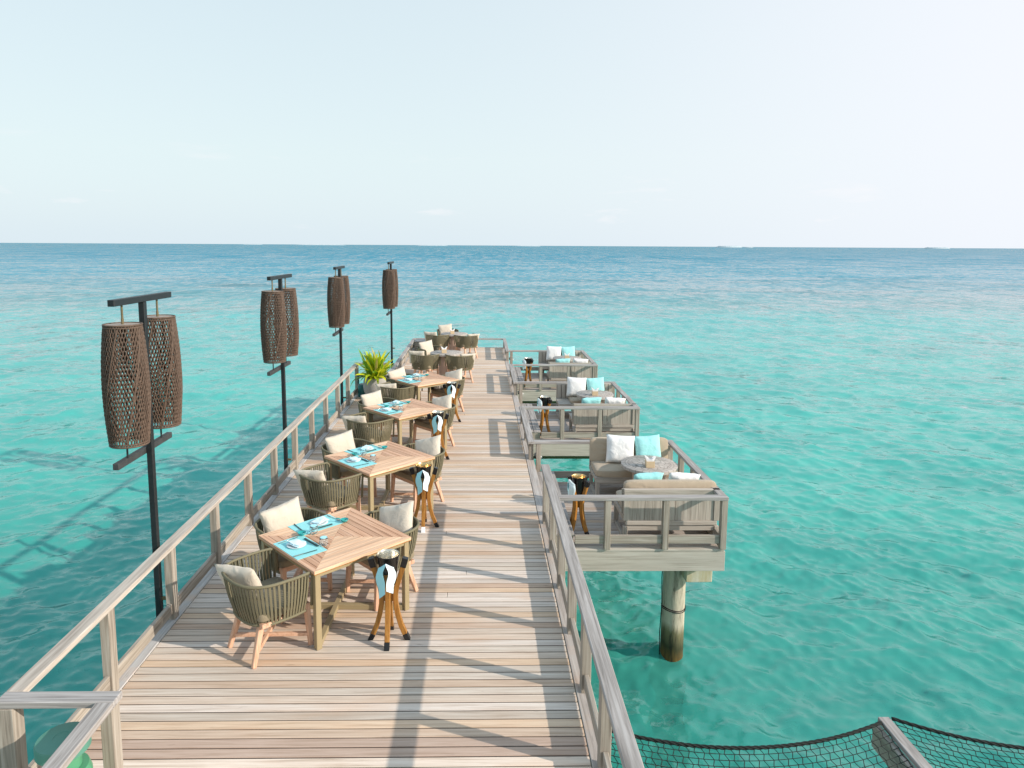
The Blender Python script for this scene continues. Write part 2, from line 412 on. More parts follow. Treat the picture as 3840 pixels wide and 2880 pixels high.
    L(nt, math_(nt, 'MULTIPLY', math_(nt, 'SUBTRACT', 1., far), math_(nt, 'ADD', .22, math_(nt, 'MULTIPLY', nearf, .24))), body.inputs[0])
    L(nt, df.outputs[0], body.inputs[1]); L(nt, tr.outputs[0], body.inputs[2])
    gl = N(nt, 'ShaderNodeBsdfGlossy'); gl.inputs['Roughness'].default_value = .05; L(nt, nm.outputs[0], gl.inputs['Normal'])
    fr = N(nt, 'ShaderNodeFresnel'); fr.inputs['IOR'].default_value = 1.46; L(nt, nm.outputs[0], fr.inputs['Normal'])
    mx = N(nt, 'ShaderNodeMixShader'); L(nt, fr.outputs[0], mx.inputs[0]); L(nt, body.outputs[0], mx.inputs[1]); L(nt, gl.outputs[0], mx.inputs[2])
    nt.nodes.remove(b); L(nt, mx.outputs[0], nt.nodes['Material Output'].inputs[0])
    me.materials.append(m)
    sb = MB(); sb.add([(-60000,-60000,-5.2),(60000,-60000,-5.2),(60000,60000,-5.2),(-60000,60000,-5.2)], [(0,1,2,3)])
    m, nt, b = newmat('sand_bottom')
    n = noise(nt, objco(nt, (.35,.35,1), False), 1., 4., .6, .5)
    L(nt, ramp(nt, n, [(.30, (.06,.50,.41)), (.5, (.16,.80,.66)), (.7, (.24,.88,.75))]), b.inputs['Base Color'])
    o = sb.build('seabed', m); o['kind'] = 'structure'
sea()

# ------------------------------------------------------------------ pier deck
XL, XR, XL2 = -2.79, .76, -2.17
YE = 23.25
def plank_col(k):
    r = random.random()
    if r < .13: c = (1.08,1.14,1.22)
    elif r < .24: c = (.83,.75,.70)
    elif r < .38: c = (.94,.87,.81)
    elif r < .52: c = (1.02,.93,.82)
    elif r < .66: c = (.93,.97,1.0)
    else: c = (1.0,1.0,1.0)
    j = random.uniform(.93, 1.06)
    return tuple(x*j for x in c) + (1,)
def planks():
    mb = MB(); p = .0935; y = -1.2; k = 0
    fixed = {}
    while y < YE:
        col = plank_col(k)
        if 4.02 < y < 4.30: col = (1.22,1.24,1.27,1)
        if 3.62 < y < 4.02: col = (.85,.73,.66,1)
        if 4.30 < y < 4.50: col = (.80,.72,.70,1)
        x0 = XL if y < 16.0 else XL2
        cuts = [x0, XR]
        if random.random() < .1 and y > 5.5: cuts.insert(1, random.uniform(x0+.8, XR-.6))
        for a, b_ in zip(cuts[:-1], cuts[1:]):
            if a == x0: mb.box(x0+.01, XR-.01, y+p-.0052, y+p+.0052, -.03, -.0022, (.10,.09,.085,1))
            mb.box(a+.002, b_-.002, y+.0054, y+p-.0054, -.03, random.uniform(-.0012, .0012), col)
        y += p; k += 1
    o = mb.build('pier_deck', M_['deck'], bevel=.003, color=True); o['kind'] = 'structure'
planks()
# kerb boards along the edges, bearers and outer fascia
mb = MB(); c1 = (1.12,1.16,1.2,1)
mb.box(XR+.004, XR+.125, -1.2, YE, -.05, .004, (.95,.93,.92,1))
mb.box(XL-.12, XL-.004, -1.2, 16.1, -.05, .004, c1)
mb.box(XL2-.12, XL2-.004, 16.1, YE, -.05, .004, (1,.98,.96,1))
mb.box(XL2-.12, XR+.125, YE+.003, YE+.11, -.05, .003, (1,.98,.96,1))
o = mb.build('deck_kerb', wood('kerb_boards', (.25,.22,.20), (.46,.42,.39), (.60,.57,.54), 'y', .75, attr=True), color=True, bevel=.004); o['kind'] = 'structure'
mb = MB()
mb.box(XR+.08, XR+.115, -1.2, YE+.1, -.32, -.054); mb.box(XL-.11, XL-.075, -1.2, 16.08, -.32, -.054)
mb.box(XL2-.11, XL2-.075, 16.16, YE+.1, -.32, -.054); mb.box(XL-.11, XL2-.112, 16.085, 16.12, -.32, -.054)
mb.box(XL2-.07, XR+.075, YE+.06, YE+.095, -.32, -.054)
for x in (-2.0, -1.1, -.2, .5): mb.box(x-.05, x+.05, -1.2, YE+.05, -.25, -.034)
o = mb.build('deck_bearers', M_['grey_y']); o['kind'] = 'structure'

def pile(x, y, top, r=.155, label='', extra=False):
    t = thing('concrete_pile', label, 'pile', (x, y, SEA), 0, 'concrete piles in the sea')
    mb = MB(); mb.lathe([(r*1.03,-3.0),(r*1.02,-.2),(r,.3),(r*.985,top-SEA)], 36)
    mb.build('shaft', M_['pile'], t, smooth='auto')
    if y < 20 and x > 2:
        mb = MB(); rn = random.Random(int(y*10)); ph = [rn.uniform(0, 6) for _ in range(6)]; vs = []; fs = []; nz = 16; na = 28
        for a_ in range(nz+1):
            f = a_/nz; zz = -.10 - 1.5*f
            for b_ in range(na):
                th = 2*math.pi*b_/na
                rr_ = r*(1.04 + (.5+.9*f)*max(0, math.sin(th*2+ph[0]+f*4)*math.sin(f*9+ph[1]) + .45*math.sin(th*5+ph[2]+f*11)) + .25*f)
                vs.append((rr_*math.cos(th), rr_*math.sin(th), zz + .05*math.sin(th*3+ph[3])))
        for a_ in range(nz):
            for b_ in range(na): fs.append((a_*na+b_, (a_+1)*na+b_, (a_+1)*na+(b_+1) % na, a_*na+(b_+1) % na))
        mb.add(vs, fs).build('reflection_clump', M_['pile_reflection'], t, smooth=True)  # dark clump added under water, shaped as the pile's broken reflection
    if extra:
        mb = MB()
        for z in (.74, .765):
            mb.tube([(1.04*r*math.cos(a), 1.04*r*math.sin(a), z+.012*math.sin(a*2+z*9)) for a in np.linspace(0, 6.283, 25)[:-1]], .006, 5, closed=True)
        mb.tube([(-.175,-.05,1.6),(-.19,-.06,1.2),(-.172,-.04,.8),(-.185,-.03,.4),(-.17,-.03,-.3)], .007, 5)
        mb.build('cable', M_['black'], t)
    return t

# ------------------------------------------------------------------ railings
def railing(label, loc_pts, posts, z, floor, kick=None, group='timber railings round the pier and its platforms', rail_w=.105, pw=.075, segs=None, rm='rail_y'):
    """loc_pts: list of (x,y) runs of the hand rail; posts: list of (x,y)"""
    t = thing('wooden_railing', label, 'railing', (loc_pts[0][0], loc_pts[0][1], floor), 0, group)
    ox, oy = loc_pts[0]
    zt = z - floor
    for (a, b) in zip(loc_pts[:-1], loc_pts[1:]):
        mb = MB(); h = rail_w/2
        if abs(a[0]-b[0]) > abs(a[1]-b[1]):
            x0, x1 = sorted((a[0]-ox, b[0]-ox)); y = a[1]-oy
            if len(loc_pts) > 2 and a is not loc_pts[0]: pass
            e0 = h; e1 = h
            mb.box(x0-e0, x1+e1, y-h, y+h, zt-.045, zt)
            mb.build('hand_rail', M_['rail_x'], t, bevel=.005)
        else:
            y0, y1 = sorted((a[1]-oy, b[1]-oy)); x = a[0]-ox
            L0 = h if (len(loc_pts) > 2) else 0
            # long runs are made of joined lengths
            mb.box(x-h, x+h, y0 + (h+.002 if L0 else 0), y1 - (h+.002 if L0 else 0), zt-.045, zt-.0)
            mb.build('hand_rail', M_[rm], t, bevel=.005)
    for (x, y) in posts:
        MB().box(-pw/2, pw/2, -.045, .045, 0.004, zt-.046).build('post', M_['grey_z'], t, bevel=.004, loc=(x-ox, y-oy, 0))
    for k in (kick or []):
        (x0, y0), (x1, y1) = k
        if abs(x0-x1) < 1e-6:
            MB().box(-.018, .018, 0, abs(y1-y0), .055, .165).build('kick_board', M_['grey_y'], t, bevel=.004, loc=(x0-ox, min(y0,y1)-oy, 0))
        else:
            MB().box(0, abs(x1-x0), -.018, .018, .075, .185).build('kick_board', M_['grey_x'], t, bevel=.004, loc=(min(x0,x1)-ox, y0-oy, 0))
    return t
def between(ps, axis=1, hw=.046):
    out = []
    for a, b in zip(ps[:-1], ps[1:]):
        if axis: out.append(((a[0], a[1]+hw), (a[0], b[1]-hw)))
        else: out.append(((a[0]+hw, a[1]), (b[0]-hw, a[1])))
    return out
HR = .73
# left run
ly = [15.80] + [14.70-1.075*i for i in range(0, 11)]
lp = sorted([(-2.845, y) for y in ly], key=lambda p: p[1])
railing('long high railing down the left side of the pier beside the lantern posts', [(-2.845, 3.98), (-2.845, 15.86)], lp, HR, 0, between(lp), rm='rail_warm')
railing('short cross railing closing the left pier edge at the potted plant', [(-2.79, 15.86+.053), (-2.20, 15.86+.053)], [(-2.2, 15.91)], HR, 0)
# corner at the lower left: cross rail and the rail coming towards the camera
railing('railing corner at the near left, above the green canister', [(-2.845, 3.98-.055), (-2.24, 3.98-.055)], [], HR, 0)
tq = railing('pale railing running out of the picture at the near left corner', [(-2.24, -1.1), (-2.24, 3.98-.112)], [(-2.24, 3.92-1.3*i) for i in range(4)], HR, 0, None)
t = thing('corner_post', 'thick corner post at the far left edge of the picture', 'post', (-2.86, 3.92, 0))
MB().box(-.07, .07, -.05, .05, -.3, HR-.047).build('post', M_['grey_z'], t, bevel=.004)
MB().box(-.018, .018, -4.5, -.05, .055, .165).build('kick_board', M_['grey_y'], t, bevel=.004)
# right near run
rp = sorted([(.835, 8.30-.822*i) for i in range(12)], key=lambda p: p[1])
railing('high grey railing along the near right side of the walkway', [(.825, -1.1), (.825, 8.40)], rp, HR, 0, between(rp))
# low rails along gaps on the right, then the low end railing
LR = .32
for a, b, lab in ((10.87, 13.27, 'first and second'), (15.74, 18.14, 'second and third')):
    ps = [(.84, a+.045), (.84, a+1.15), (.84, b-.10)]
    railing('low railing over the gap between the %s side platforms' % lab, [(.835, a-.05), (.835, b+.05)], ps, LR, 0, between(ps))
ps = [(.84, 20.60), (.84, 21.8), (.84, 23.1)]
railing('low railing on the right side of the pier end', [(.835, 20.5), (.835, 23.21)], ps, LR, 0, between(ps))
railing('low railing across the far end of the pier', [(-2.2, 23.27), (.835, 23.27)], [(-2.2,23.27),(-1.2,23.27),(-.12,23.27),(.84,23.27)], LR, 0)
ps = [(-2.225, y) for y in (16.1, 17.1, 18.05, 19.1, 20.15, 21.2, 22.2, 23.1)]
railing('low railing on the left side of the pier beyond the plant', [(-2.22, 16.05), (-2.22, 23.21)], ps, LR, 0, between(ps))

# ------------------------------------------------------------------ side platforms
PF = -.38
PX0, PX1 = .90, 3.14
ordn = ['nearest', 'middle', 'farthest']
for i in range(3):
    y0 = 8.38 + 4.87*i; y1 = y0 + 2.50; w = ordn[i]
    mb = MB(); y = y0 + .10
    while y < y1-.02:
        c = plank_col(0); q = .8 if i == 0 else .9
        mb.box(PX0+.003, PX1-.05, y+.0035, y+.09, PF-.03, PF+random.uniform(-.001, .001), tuple(a*1. for a in c[:3])+(1,)); y += .0935
    o = mb.build('platform_deck', M_['pdeck'], bevel=.003, color=True); o['kind'] = 'structure'
    mb = MB(); mb.box(PX0, PX1+.0, y0-.01, y0+.095, PF-.035, PF-.004)
    mb.box(PX0, PX1+.015, y0-.005, y0+.03, PF-.30, PF-.037)
    mb.box(PX0, PX1+.015, y1+.02, y1+.055, PF-.30, PF-.032)
    o = mb.build('platform_fascia', M_['fascia'], bevel=.004); o['kind'] = 'structure'
    mb = MB(); mb.box(PX1-.02, PX1+.015, y0+.033, y1+.017, PF-.30, PF-.005)
    for x in (1.3, 1.9, 2.5): mb.box(x-.04, x+.04, y0+.035, y1+.015, PF-.2, PF-.034)
    o = mb.build('platform_side_fascia', M_['grey_y']); o['kind'] = 'structure'
    # step down along the pier edge
    st = thing('wooden_step', 'grey plank step between the pier edge and the %s side platform' % w, 'step', (.93, y0, PF), 0, 'plank steps down to the platforms')
    mb = MB(); mb.box(0, .14, .02, 2.46, .165, .195); mb.box(.15, .285, .02, 2.46, .165, .195)
    mb.build('tread', M_['rail_y'], st, bevel=.004)
    MB().box(.01, .275, .03, 2.44, .004, .163).build('riser_box', M_['grey_x'], st)
    # railing
    xs = [1.63, 2.37]
    fy = y0 + .0
    posts = [(x, fy) for x in xs] + [(3.11, fy)]
    kick = [((1.22, fy), (1.60, fy)), ((1.67, fy), (2.33, fy)), ((2.41, fy), (3.07, fy))]
    railing('railing across the front of the %s side platform' % w, [(.93, fy), (3.10, fy)], posts, LR, PF, kick)
    sy = [y0+.62, y0+1.24, y0+1.86]
    sp_ = [(3.105, y) for y in sy]
    railing('sloping-view railing on the seaward side of the %s side platform' % w if False else 'railing on the open sea side of the %s side platform' % w,
            [(3.10, fy+.056), (3.10, y1-.056)], sp_, LR, PF, between([(3.105, fy)]+sp_+[(3.105, y1)]))
    bp = [(.96, y1), (1.92, y1), (3.11, y1)]
    railing('railing along the back of the %s side platform' % w, [(.93, y1), (3.10, y1)], bp, LR, PF, [((1.0, y1), (1.88, y1)), ((1.96, y1), (3.07, y1))])
    # beam and pile
    t = thing('support_beam', 'stained concrete cross beam under the %s side platform' % w, 'beam', (2.93, y0+.28, PF-.302), 0, 'beams under the platforms')
    MB().box(-.175, .175, 0, 2.0, -.30, 0).build('beam_block', M_['beam'], t, bevel=.01)
    pile(2.70, y0+.62 , PF-.302, label='round concrete pile standing in the sea under the %s side platform' % w, extra=(i == 0))
    if i: 
        mb = MB(); mb.box(PX0, 2.6, y0+.3, y0+.42, PF-.45, PF-.302)
        o = mb.build('cross_bearer', plain('algae_beam%d' % i, (.10,.11,.05), .9, nscale=6, var=.4)); o['kind'] = 'structure'
for i, y in enumerate((3., 8., 13., 18., 22.5)):
    for x, s_ in ((-1.9, 'left'), (.2, 'right')):
        pile(x, y, -.33, .15, 'concrete pile under the %s half of the pier, number %d outwards' % (s_, i+1))

# small spotlights on the corner posts
sp0 = None
for i, y in enumerate((10.95, 15.82, 20.69)):
    lab = 'small white spotlight outside the pier edge behind the %s side platform' % ordn[i]
    if sp0 is None:
        t = sp0 = thing('spotlight', lab, 'spotlight', (.93, y, .06), 0, 'spotlights outside the right pier edge')
        A = Matrix.Rotation(R(125), 3, 'Y')
        MB().lathe([(.028,-.03),(.03,0),(.034,.10),(.03,.102)], 16, axis=A).build('housing', M_['spot'], t, smooth='auto')
        MB().box(-.03,.01,-.012,.012,-.05,.02).build('bracket', M_['post'], t)
    else: dup(sp0, (.93, y, .06), 0, lab)

# ------------------------------------------------------------------ lantern posts
def weave_mesh():
    mb = MB(); n = 84; rows = 27; H = 1.02
    def rad(z):
        t = z/H
        return .148 + .030*math.sin(math.pi*min(1, max(0, t*1.02)))**.9*(1 if t > .0 else 1) - .004*t
    for k in range(n):
        pts = []
        amp = math.pi/n*.92
        sgn = 1 if k % 2 else -1
        jt = random.uniform(-.3, .3)
        for q in range(rows*3+1):
            z = H*q/(rows*3)
            a = 2*math.pi*k/n + sgn*amp*(.72+.5*math.sin(k*2.3+int(q/3)*1.7)**2)*math.cos(math.pi*q/3.) + .03*math.sin(z*6+k*.9)*.5 + .01*jt
            r = rad(z) + .003*math.cos(math.pi*q/3. + k*math.pi)
            pts.append((r*math.cos(a), r*math.sin(a), z))
        mb.tube(pts, random.uniform(.0046, .0070), 4, caps=False)
    # denser twisted ribs
    for k in range(5):
        pts = [(rad(z)*math.cos(k*1.257+z*1.1), rad(z)*math.sin(k*1.257+z*1.1), z) for z in np.linspace(.03, H-.03, 26)]
        mb.tube(pts, .009, 5, caps=False)
    for z, rr_ in ((0, .0085), (.02, .007), (H, .0085), (H-.02, .007), (H*.52, .003)):
        r = rad(z)+.002
        mb.tube([(r*math.cos(a), r*math.sin(a), z) for a in np.linspace(0, 2*math.pi, 41)[:-1]], rr_, 6, closed=True)
    return mb
def lantern():
    t = thing('lantern_post', '', 'lantern post', (0,0,SEA), 0, 'wicker lantern posts in the sea along the left railing')
    z = lambda a: a - SEA
    MB().box(-.026, .026, -.026, .026, -1.5, z(2.95)).build('pole', M_['post'], t, bevel=.004)
    MB().box(-.028, .028, -.52, .52, z(2.951), z(3.005)).build('top_arm', M_['post'], t, bevel=.004)
    MB().box(-.078, -.0265, -.50, .50, z(1.585), z(1.64)).build('lower_arm', M_['cork'], t, bevel=.004)
    for zz_ in (.18, .62):
        MB().box(-.03, .085, -.008, .008, z(zz_), z(zz_)+.03).build('clamp', M_['rod'], t)
    for s_ in (-1, 1):
        cy = .315*s_
        sh = weave_mesh().build('lamp_shade', M_['wicker'], t, smooth=True)
        sh.location = (-.02, cy, z(1.765))
        d = MB(); d.lathe([(.138,0),(.143,.006),(.143,.012),(0.001,.014)], 40, caps=True).build('top_disc', M_['disc'], sh, smooth='auto', loc=(0,0,1.008))
        MB().lathe([(.01,-.02),(.012,.05),(.009,.05),(.009,.185)], 10).build('hanger_rod', M_['rod'], t, smooth='auto', loc=(-.02, cy, z(2.785)))
        MB().lathe([(.008,0),(.008,.135)], 10).build('tie_rod', M_['post'], t, loc=(-.045, cy, z(1.635)))
    return t
LP = lantern(); labs = ['nearest wicker lantern post, its two brown shades largest at the left of the picture',
    'second wicker lantern post from the camera, half behind the left railing', 'third wicker lantern post, just left of the potted plant',
    'farthest wicker lantern post, rising right behind the potted plant']
lpos = [(-2.965, 6.10, SEA), (-2.955, 10.28, SEA), (-2.955, 14.60, SEA), (-2.42, 18.85, SEA)]
LP.location = lpos[0]; LP['label'] = labs[0]
for p, l in zip(lpos[1:], labs[1:]): dup(LP, p, random.uniform(-.02, .02), l)

# ------------------------------------------------------------------ pillow
def pillow_mb(w, h, t, n=18, pinch=.05, seed=0):
    rn = random.Random(seed); ph = [rn.uniform(0, 6) for _ in range(8)]
    mb = MB(); vs = []; idx = {}
    for side in (1, -1):
        for i in range(n+1):
            for j in range(n+1):
                u = -1+2*i/n; v = -1+2*j/n
                edge = abs(u) == 1 or abs(v) == 1
                if side == -1 and edge: idx[(side,i,j)] = idx[(1,i,j)]; continue
                x = u*w/2*(1 - pinch*(1-v*v)*abs(u)); y = v*h/2*(1 - pinch*(1-u*u)*abs(v))
                th = (max(0, (1-u**4))*max(0, (1-v**4)))**.62
                wrk = .06*math.sin(u*7+v*3+ph[0])*(abs(v)**2) + .07*math.sin(u*11-v*5+ph[1])*abs(v)**3 + .05*math.sin(v*9+u*2+ph[2])*abs(u)**2 + .03*math.sin(5*u*v+ph[3])
                z = side*t/2*th*(1+wrk*1.4)
                idx[(side,i,j)] = len(vs); vs.append((x, z, y))
    fs = []
    for side in (1, -1):
        for i in range(n):
            for j in range(n):
                q = (idx[(side,i,j)], idx[(side,i+1,j)], idx[(side,i+1,j+1)], idx[(side,i,j+1)])
                fs.append(q if side == -1 else q[::-1])
    return mb.add(vs, fs)
def slab_cushion(w, d, h, n=16, seed=0):
    """box cushion, x width, y depth, z height, softly crowned"""
    rn = random.Random(seed); mb = MB(); vs = []; fs = []
    prof = [(0,.0),( .02,.015),(.0,.05)]
    N_ = n
    rows = [(-.5, .93), (-.42, .985), (-.25, 1.), (.25, 1.), (.42, .985), (.5, .93)]
    ring = []
    per = []
    for k in range(4*N_):
        s = k//N_; f = (k % N_)/N_*2-1
        x, y = [(f, -1), (1, f), (-f, 1), (-1, -f)][s]
        l = (abs(x)**10+abs(y)**10)**.1
        per.append((x/l, y/l))
    for z, sc in rows:
        for (x, y) in per:
            xx = x*w/2 - math.copysign((1-sc)*.35, x)*min(1, abs(x))*.6; yy = y*d/2 - math.copysign((1-sc)*.35, y)*min(1, abs(y))*.6
            vs.append((xx, yy, (z+.5)*h))
    P = len(per)
    for r in range(len(rows)-1):
        for k in range(P): fs.append((r*P+k, r*P+(k+1) % P, (r+1)*P+(k+1) % P, (r+1)*P+k))
    # crowned top rings
    o = (len(rows)-1)*P; prev = o
    for sc, dz in ((.85,.006),(.55,.014),(.2,.018)):
        b0 = len(vs)
        for (x, y) in per: vs.append((x*w/2*sc, y*d/2*sc, h+dz+.002*math.sin(x*6+y*9+seed)))
        for k in range(P): fs.append((prev+k, prev+(k+1) % P, b0+(k+1) % P, b0+k))
        prev = b0
    fs.append(tuple(prev+k for k in range(P))); fs.append(tuple(range(P))[::-1])
    return mb.add(vs, fs)

# ------------------------------------------------------------------ armchair (faces +y, origin at floor centre)
def armchair():
    t = thing('armchair', '', 'armchair', (0,0,0), 0, 'olive rope armchairs with teak legs')
    def U(s, top):      # s in -1..1 along the horseshoe from the left tip round the back to the right tip
        a = s*math.pi/2*1.0
        hw, bk, ft = (.335, .335, .225) if top else (.275, .255, .20)
        Lq = .34 if top else .36
        if abs(s) > 1-Lq:
            f = (abs(s)-(1-Lq))/Lq
            x = math.copysign(hw, s); y = -.01 + (ft+.01)*f
            if not top: x *= 1
            x *= (1 + .03*f*(1-f)*4 - .03*f)
        else:
            b = s/(1-Lq)*math.pi/2
            ex = .78
            x = hw*math.copysign(abs(math.sin(b))**ex, s); y = -.01 - (bk-.01)*abs(math.cos(b))**ex
        z = (.700 + .012*math.cos(s*math.pi/2) - (.012 if abs(s) > .97 else 0)) if top else .345
        return Vector((x, y, z))
    n = 60
    rim = [U(-1+2*i/n, True) for i in range(n+1)]
    f0, f1 = rim[0].copy(), rim[-1].copy()
    mb = MB(); mb.tube([Vector((f0.x*.97, f0.y+.006, .40)), Vector((f0.x*.985, f0.y+.012, .62)), f0+Vector((0,.014,-.02))] + rim + [f1+Vector((0,.014,-.02)), Vector((f1.x*.985, f1.y+.012, .62)), Vector((f1.x*.97, f1.y+.006, .40))], .0135, 8)
    mb.build('arm_rail', M_['rope'], t, smooth=True)
    mb = MB(); mb.tube([U(-1+2*i/n, False) for i in range(n+1)], .013, 8)
    mb.build('base_ring', M_['rope'], t, smooth=True)
    for nm, cnt, off, wd, mt in (('rope_back', 44, .0, .0185, 'rope'), ('inner_rope_back', 40, -.016, .012, 'rope_dark')):
        mb = MB()
        for k in range(cnt):
            s_ = -.985 + 1.97*(k+.5)/cnt
            a = U(s_, True); b_ = U(s_, False); c = U(s_+.01, True) - U(s_-.01, True); c.z = 0; c.normalize()
            nrm = Vector((c.y, -c.x, 0))
            if nrm.dot(Vector((a.x, a.y-.0, 0))) < 0: nrm = -nrm
            pts = []
            for q in range(7):
                f = q/6; p = a.lerp(b_, f); p += nrm*(off + .012*math.sin(f*math.pi)); pts.append(p)
            vs = []; fs = []
            for p in pts:
                for sx_, sn in ((-1,-1),(1,-1),(1,1),(-1,1)): vs.append(p + c*sx_*wd/2 + nrm*sn*.0035)
            for q in range(6):
                for e in range(4): fs.append((q*4+e, q*4+(e+1) % 4, (q+1)*4+(e+1) % 4, (q+1)*4+e))
            mb.add(vs, fs)
        mb.build(nm, M_[mt], t)
    mb = MB(); mb.box(-.27,.27,.17,.215,.335,.385); mb.box(-.27,.27,-.2,-.16,.33,.37); mb.box(-.27,-.23,-.16,.17,.33,.37); mb.box(.23,.27,-.16,.17,.33,.37)
    mb.build('seat_frame', M_['leg_x'], t, bevel=.004)
    s_ = slab_cushion(.55, .46, .075, 16, 3).build('seat_cushion', M_['seat'], t, smooth='auto', loc=(0,.01,.387))
    for sx_ in (-1, 1):
        mb = MB(); mb.bar((sx_*.245, .22, .40), (sx_*.25, .25, 0), .048, .048, (0,1,0), w2=.034, h2=.034)
        mb.build('leg', M_['leg_z'], t, bevel=.004)
        mb = MB(); mb.bar((sx_*.17, -.15, .37), (sx_*.215, -.26, 0), .048, .052, (0,1,0), w2=.034, h2=.036)
        mb.build('leg', M_['leg_z'], t, bevel=.004)
    for sx_ in (-1, 1):
        MB().bar((sx_*-.205, -.235, .105+.002*sx_), (sx_*.243, .235, .105+.002*sx_), .03, .035 - .004*(sx_ > 0)).build('stretcher', M_['leg_x'], t, bevel=.003)
    return t
CH = armchair(); ch_used = [False]
CU = None
A45 = R(-45)
def face(deg): return R(deg-90)       # direction the chair faces, degrees from +x
def chair(x, y, deg, label):
    rz = face(deg)
    if not ch_used[0]:
        CH.location = (x, y, 0); CH.rotation_euler = (0,0,rz); CH['label'] = label; ch_used[0] = True; return CH
    return dup(CH, (x, y, 0), rz, label)
cush = [0]
def cushion(x, y, deg, dx, yaw, label, tilt=-20, roll=0, s=1., dy=-.17, z=.64):
    """loose pillow leaning on the chair back"""
    cush[0] += 1
    rz = face(deg)
    px = x + math.cos(rz)*dx - math.sin(rz)*dy; py = y + math.sin(rz)*dx + math.cos(rz)*dy
    o = pillow_mb(.415*s*random.uniform(.97,1.03), .385*s, random.uniform(.105,.135), 18, .065, cush[0]).build('cushion', M_['beige'], None, smooth=True)
    o.rotation_euler = (Matrix.Rotation(rz+R(yaw), 4, 'Z') @ Matrix.Rotation(R(-tilt), 4, 'X') @ Matrix.Rotation(R(roll), 4, 'Y')).to_euler()
    o.location = (px, py, z)
    tag(o, label, 'cushion', 'beige loose cushions in the armchairs')
tabs = [(-1.363, 6.26), (-1.30, 8.752), (-1.249, 11.464), (-1.144, 14.02)]
on = ['first', 'second', 'third', 'fourth']
SWp = [(-1.815,5.655),(-1.82,8.17),(-1.77,10.83),(-1.63,13.42)]
NEp = [(-.965,6.57),(-.83,9.02),(-.78,11.63),(-.67,14.13)]
NWp = [(-1.85,6.62),(-1.79,9.23),(-1.77,11.93),(-1.60,14.28)]
for i in range(4):
    w = on[i]; x, y = SWp[i]; d = (45, 50, 52, 62)[i]
    chair(x, y, d, 'armchair, back to the camera, at the near left of the %s square table' % w)
    cushion(x, y, d, -.10, 24, 'beige cushion leaning left in the front armchair of the %s square table' % w, tilt=-24, roll=-4, z=.605, dy=-.185)
    x, y = NWp[i]; d = -45
    chair(x, y, d, 'armchair at the railing side of the %s square table, facing the walkway' % w)
    cushion(x, y, d, .03, -4, 'large beige cushion upright in the railing side armchair of the %s square table' % w, tilt=-14, roll=(8, 6, 5, 9)[i], s=1.06, z=.67, dy=-.13)
    x, y = NEp[i]; d = -137
    chair(x, y, d, 'armchair on the walkway side of the %s square table, turned to the railing' % w)
    cushion(x, y, d, -.03, 14, 'greyish beige cushion in the walkway side armchair of the %s square table' % w, tilt=-30, roll=20, z=.69, dy=-.15)
RT = [(-.86, 17.72, 'nearer'), (-.80, 21.6, 'farther')]
for (tx, ty, w), (pa, pb, pc) in zip(RT, (((-1.40,17.38,62),(-.48,17.30,118),(-1.32,18.45,-50)), ((-1.32,21.25,58),(-.39,21.15,122),(-1.05,22.35,-80)))):
    x, y, d = pa; chair(x, y, d, 'armchair with its back to the camera left of the %s round table on the pier' % w)
    cushion(x, y, d, -.12, 18, 'beige cushion in the left front armchair at the %s round table' % w, tilt=-22)
    x, y, d = pb; chair(x, y, d, 'armchair with its back to the camera right of the %s round table on the pier' % w)
    cushion(x, y, d, .10, -14, 'beige cushion lying low in the right front armchair at the %s round table' % w, tilt=-30, z=.60)
    x, y, d = pc; chair(x, y, d, 'armchair behind the %s round table, facing the camera side' % w)
    cushion(x, y, d, .05, 0, 'beige cushion upright in the armchair behind the %s round table' % w, tilt=-12, roll=5, s=1.08, z=.68, dy=-.12)

# ------------------------------------------------------------------ square tables
ZT = .723
def square_table():
    t = thing('square_table', '', 'table', (0,0,0), 0, 'square teak tables down the pier')
    hs = .515; n = 8; w = hs/n
    for sec in range(4):
        mb = MB()
        for k in range(n):
            yo = -hs + k*w + .002; yi = yo + w - .0045
            a = -yo - .0015; b_ = -yi - .0015
            if b_ < 0: b_ = 0.0005
            j = random.uniform(.86, 1.1); base = (1.08,1.04,1.02) if sec in (0, 2) else (.93,.80,.76)
            col = tuple(c*j for c in base)+(1,)
            vs = [(-a,yo,-.028),(a,yo,-.028),(b_,yi,-.028),(-b_,yi,-.028),(-a,yo,0),(a,yo,0),(b_,yi,0),(-b_,yi,0)]
            mb.add(vs, [(0,3,2,1),(4,5,6,7),(0,1,5,4),(1,2,6,5),(2,3,7,6),(3,0,4,7)], col)
        mb.build('table_top_panel', M_['teak'], t, color=True, bevel=.0015, loc=(0,0,ZT), rot=(0,0,sec*math.pi/2))
    MB().box(-.510,.510,-.510,.510,-.036,-.0285).build('under_board', M_['stand'], t, loc=(0,0,ZT))
    q = .47
    mb = MB()
    for s_ in (-1, 1):
        mb.box(-q+.026,q-.026, s_*q-.02,s_*q+.02, ZT-.07, ZT-.035); mb.box(s_*q-.02,s_*q+.02,-q+.026,q-.026, ZT-.072, ZT-.0355)
    mb.build('apron_frame', M_['tmetal'], t)
    for sx_ in (-1, 1):
        for sy_ in (-1, 1):
            MB().box(sx_*q-.026, sx_*q+.026, sy_*q-.026, sy_*q+.026, 0, ZT-.0355).build('leg', M_['tmetal'], t, bevel=.003)
    for s_ in (-1, 1):
        MB().bar((-(q-.02), -s_*(q-.02), .026), (q-.02, s_*(q-.02), .026), .05, .05 - .003*(s_ > 0)).build('base_bar', M_['tmetal'], t, bevel=.003)
    return t
TB = square_table()
tl = ['nearest square teak table, its four mitred plank panels fully in view', 'second square teak table from the camera', 'third square teak table from the camera', 'fourth and farthest square teak table, just in front of the round table']
TR = R(45-1.5)
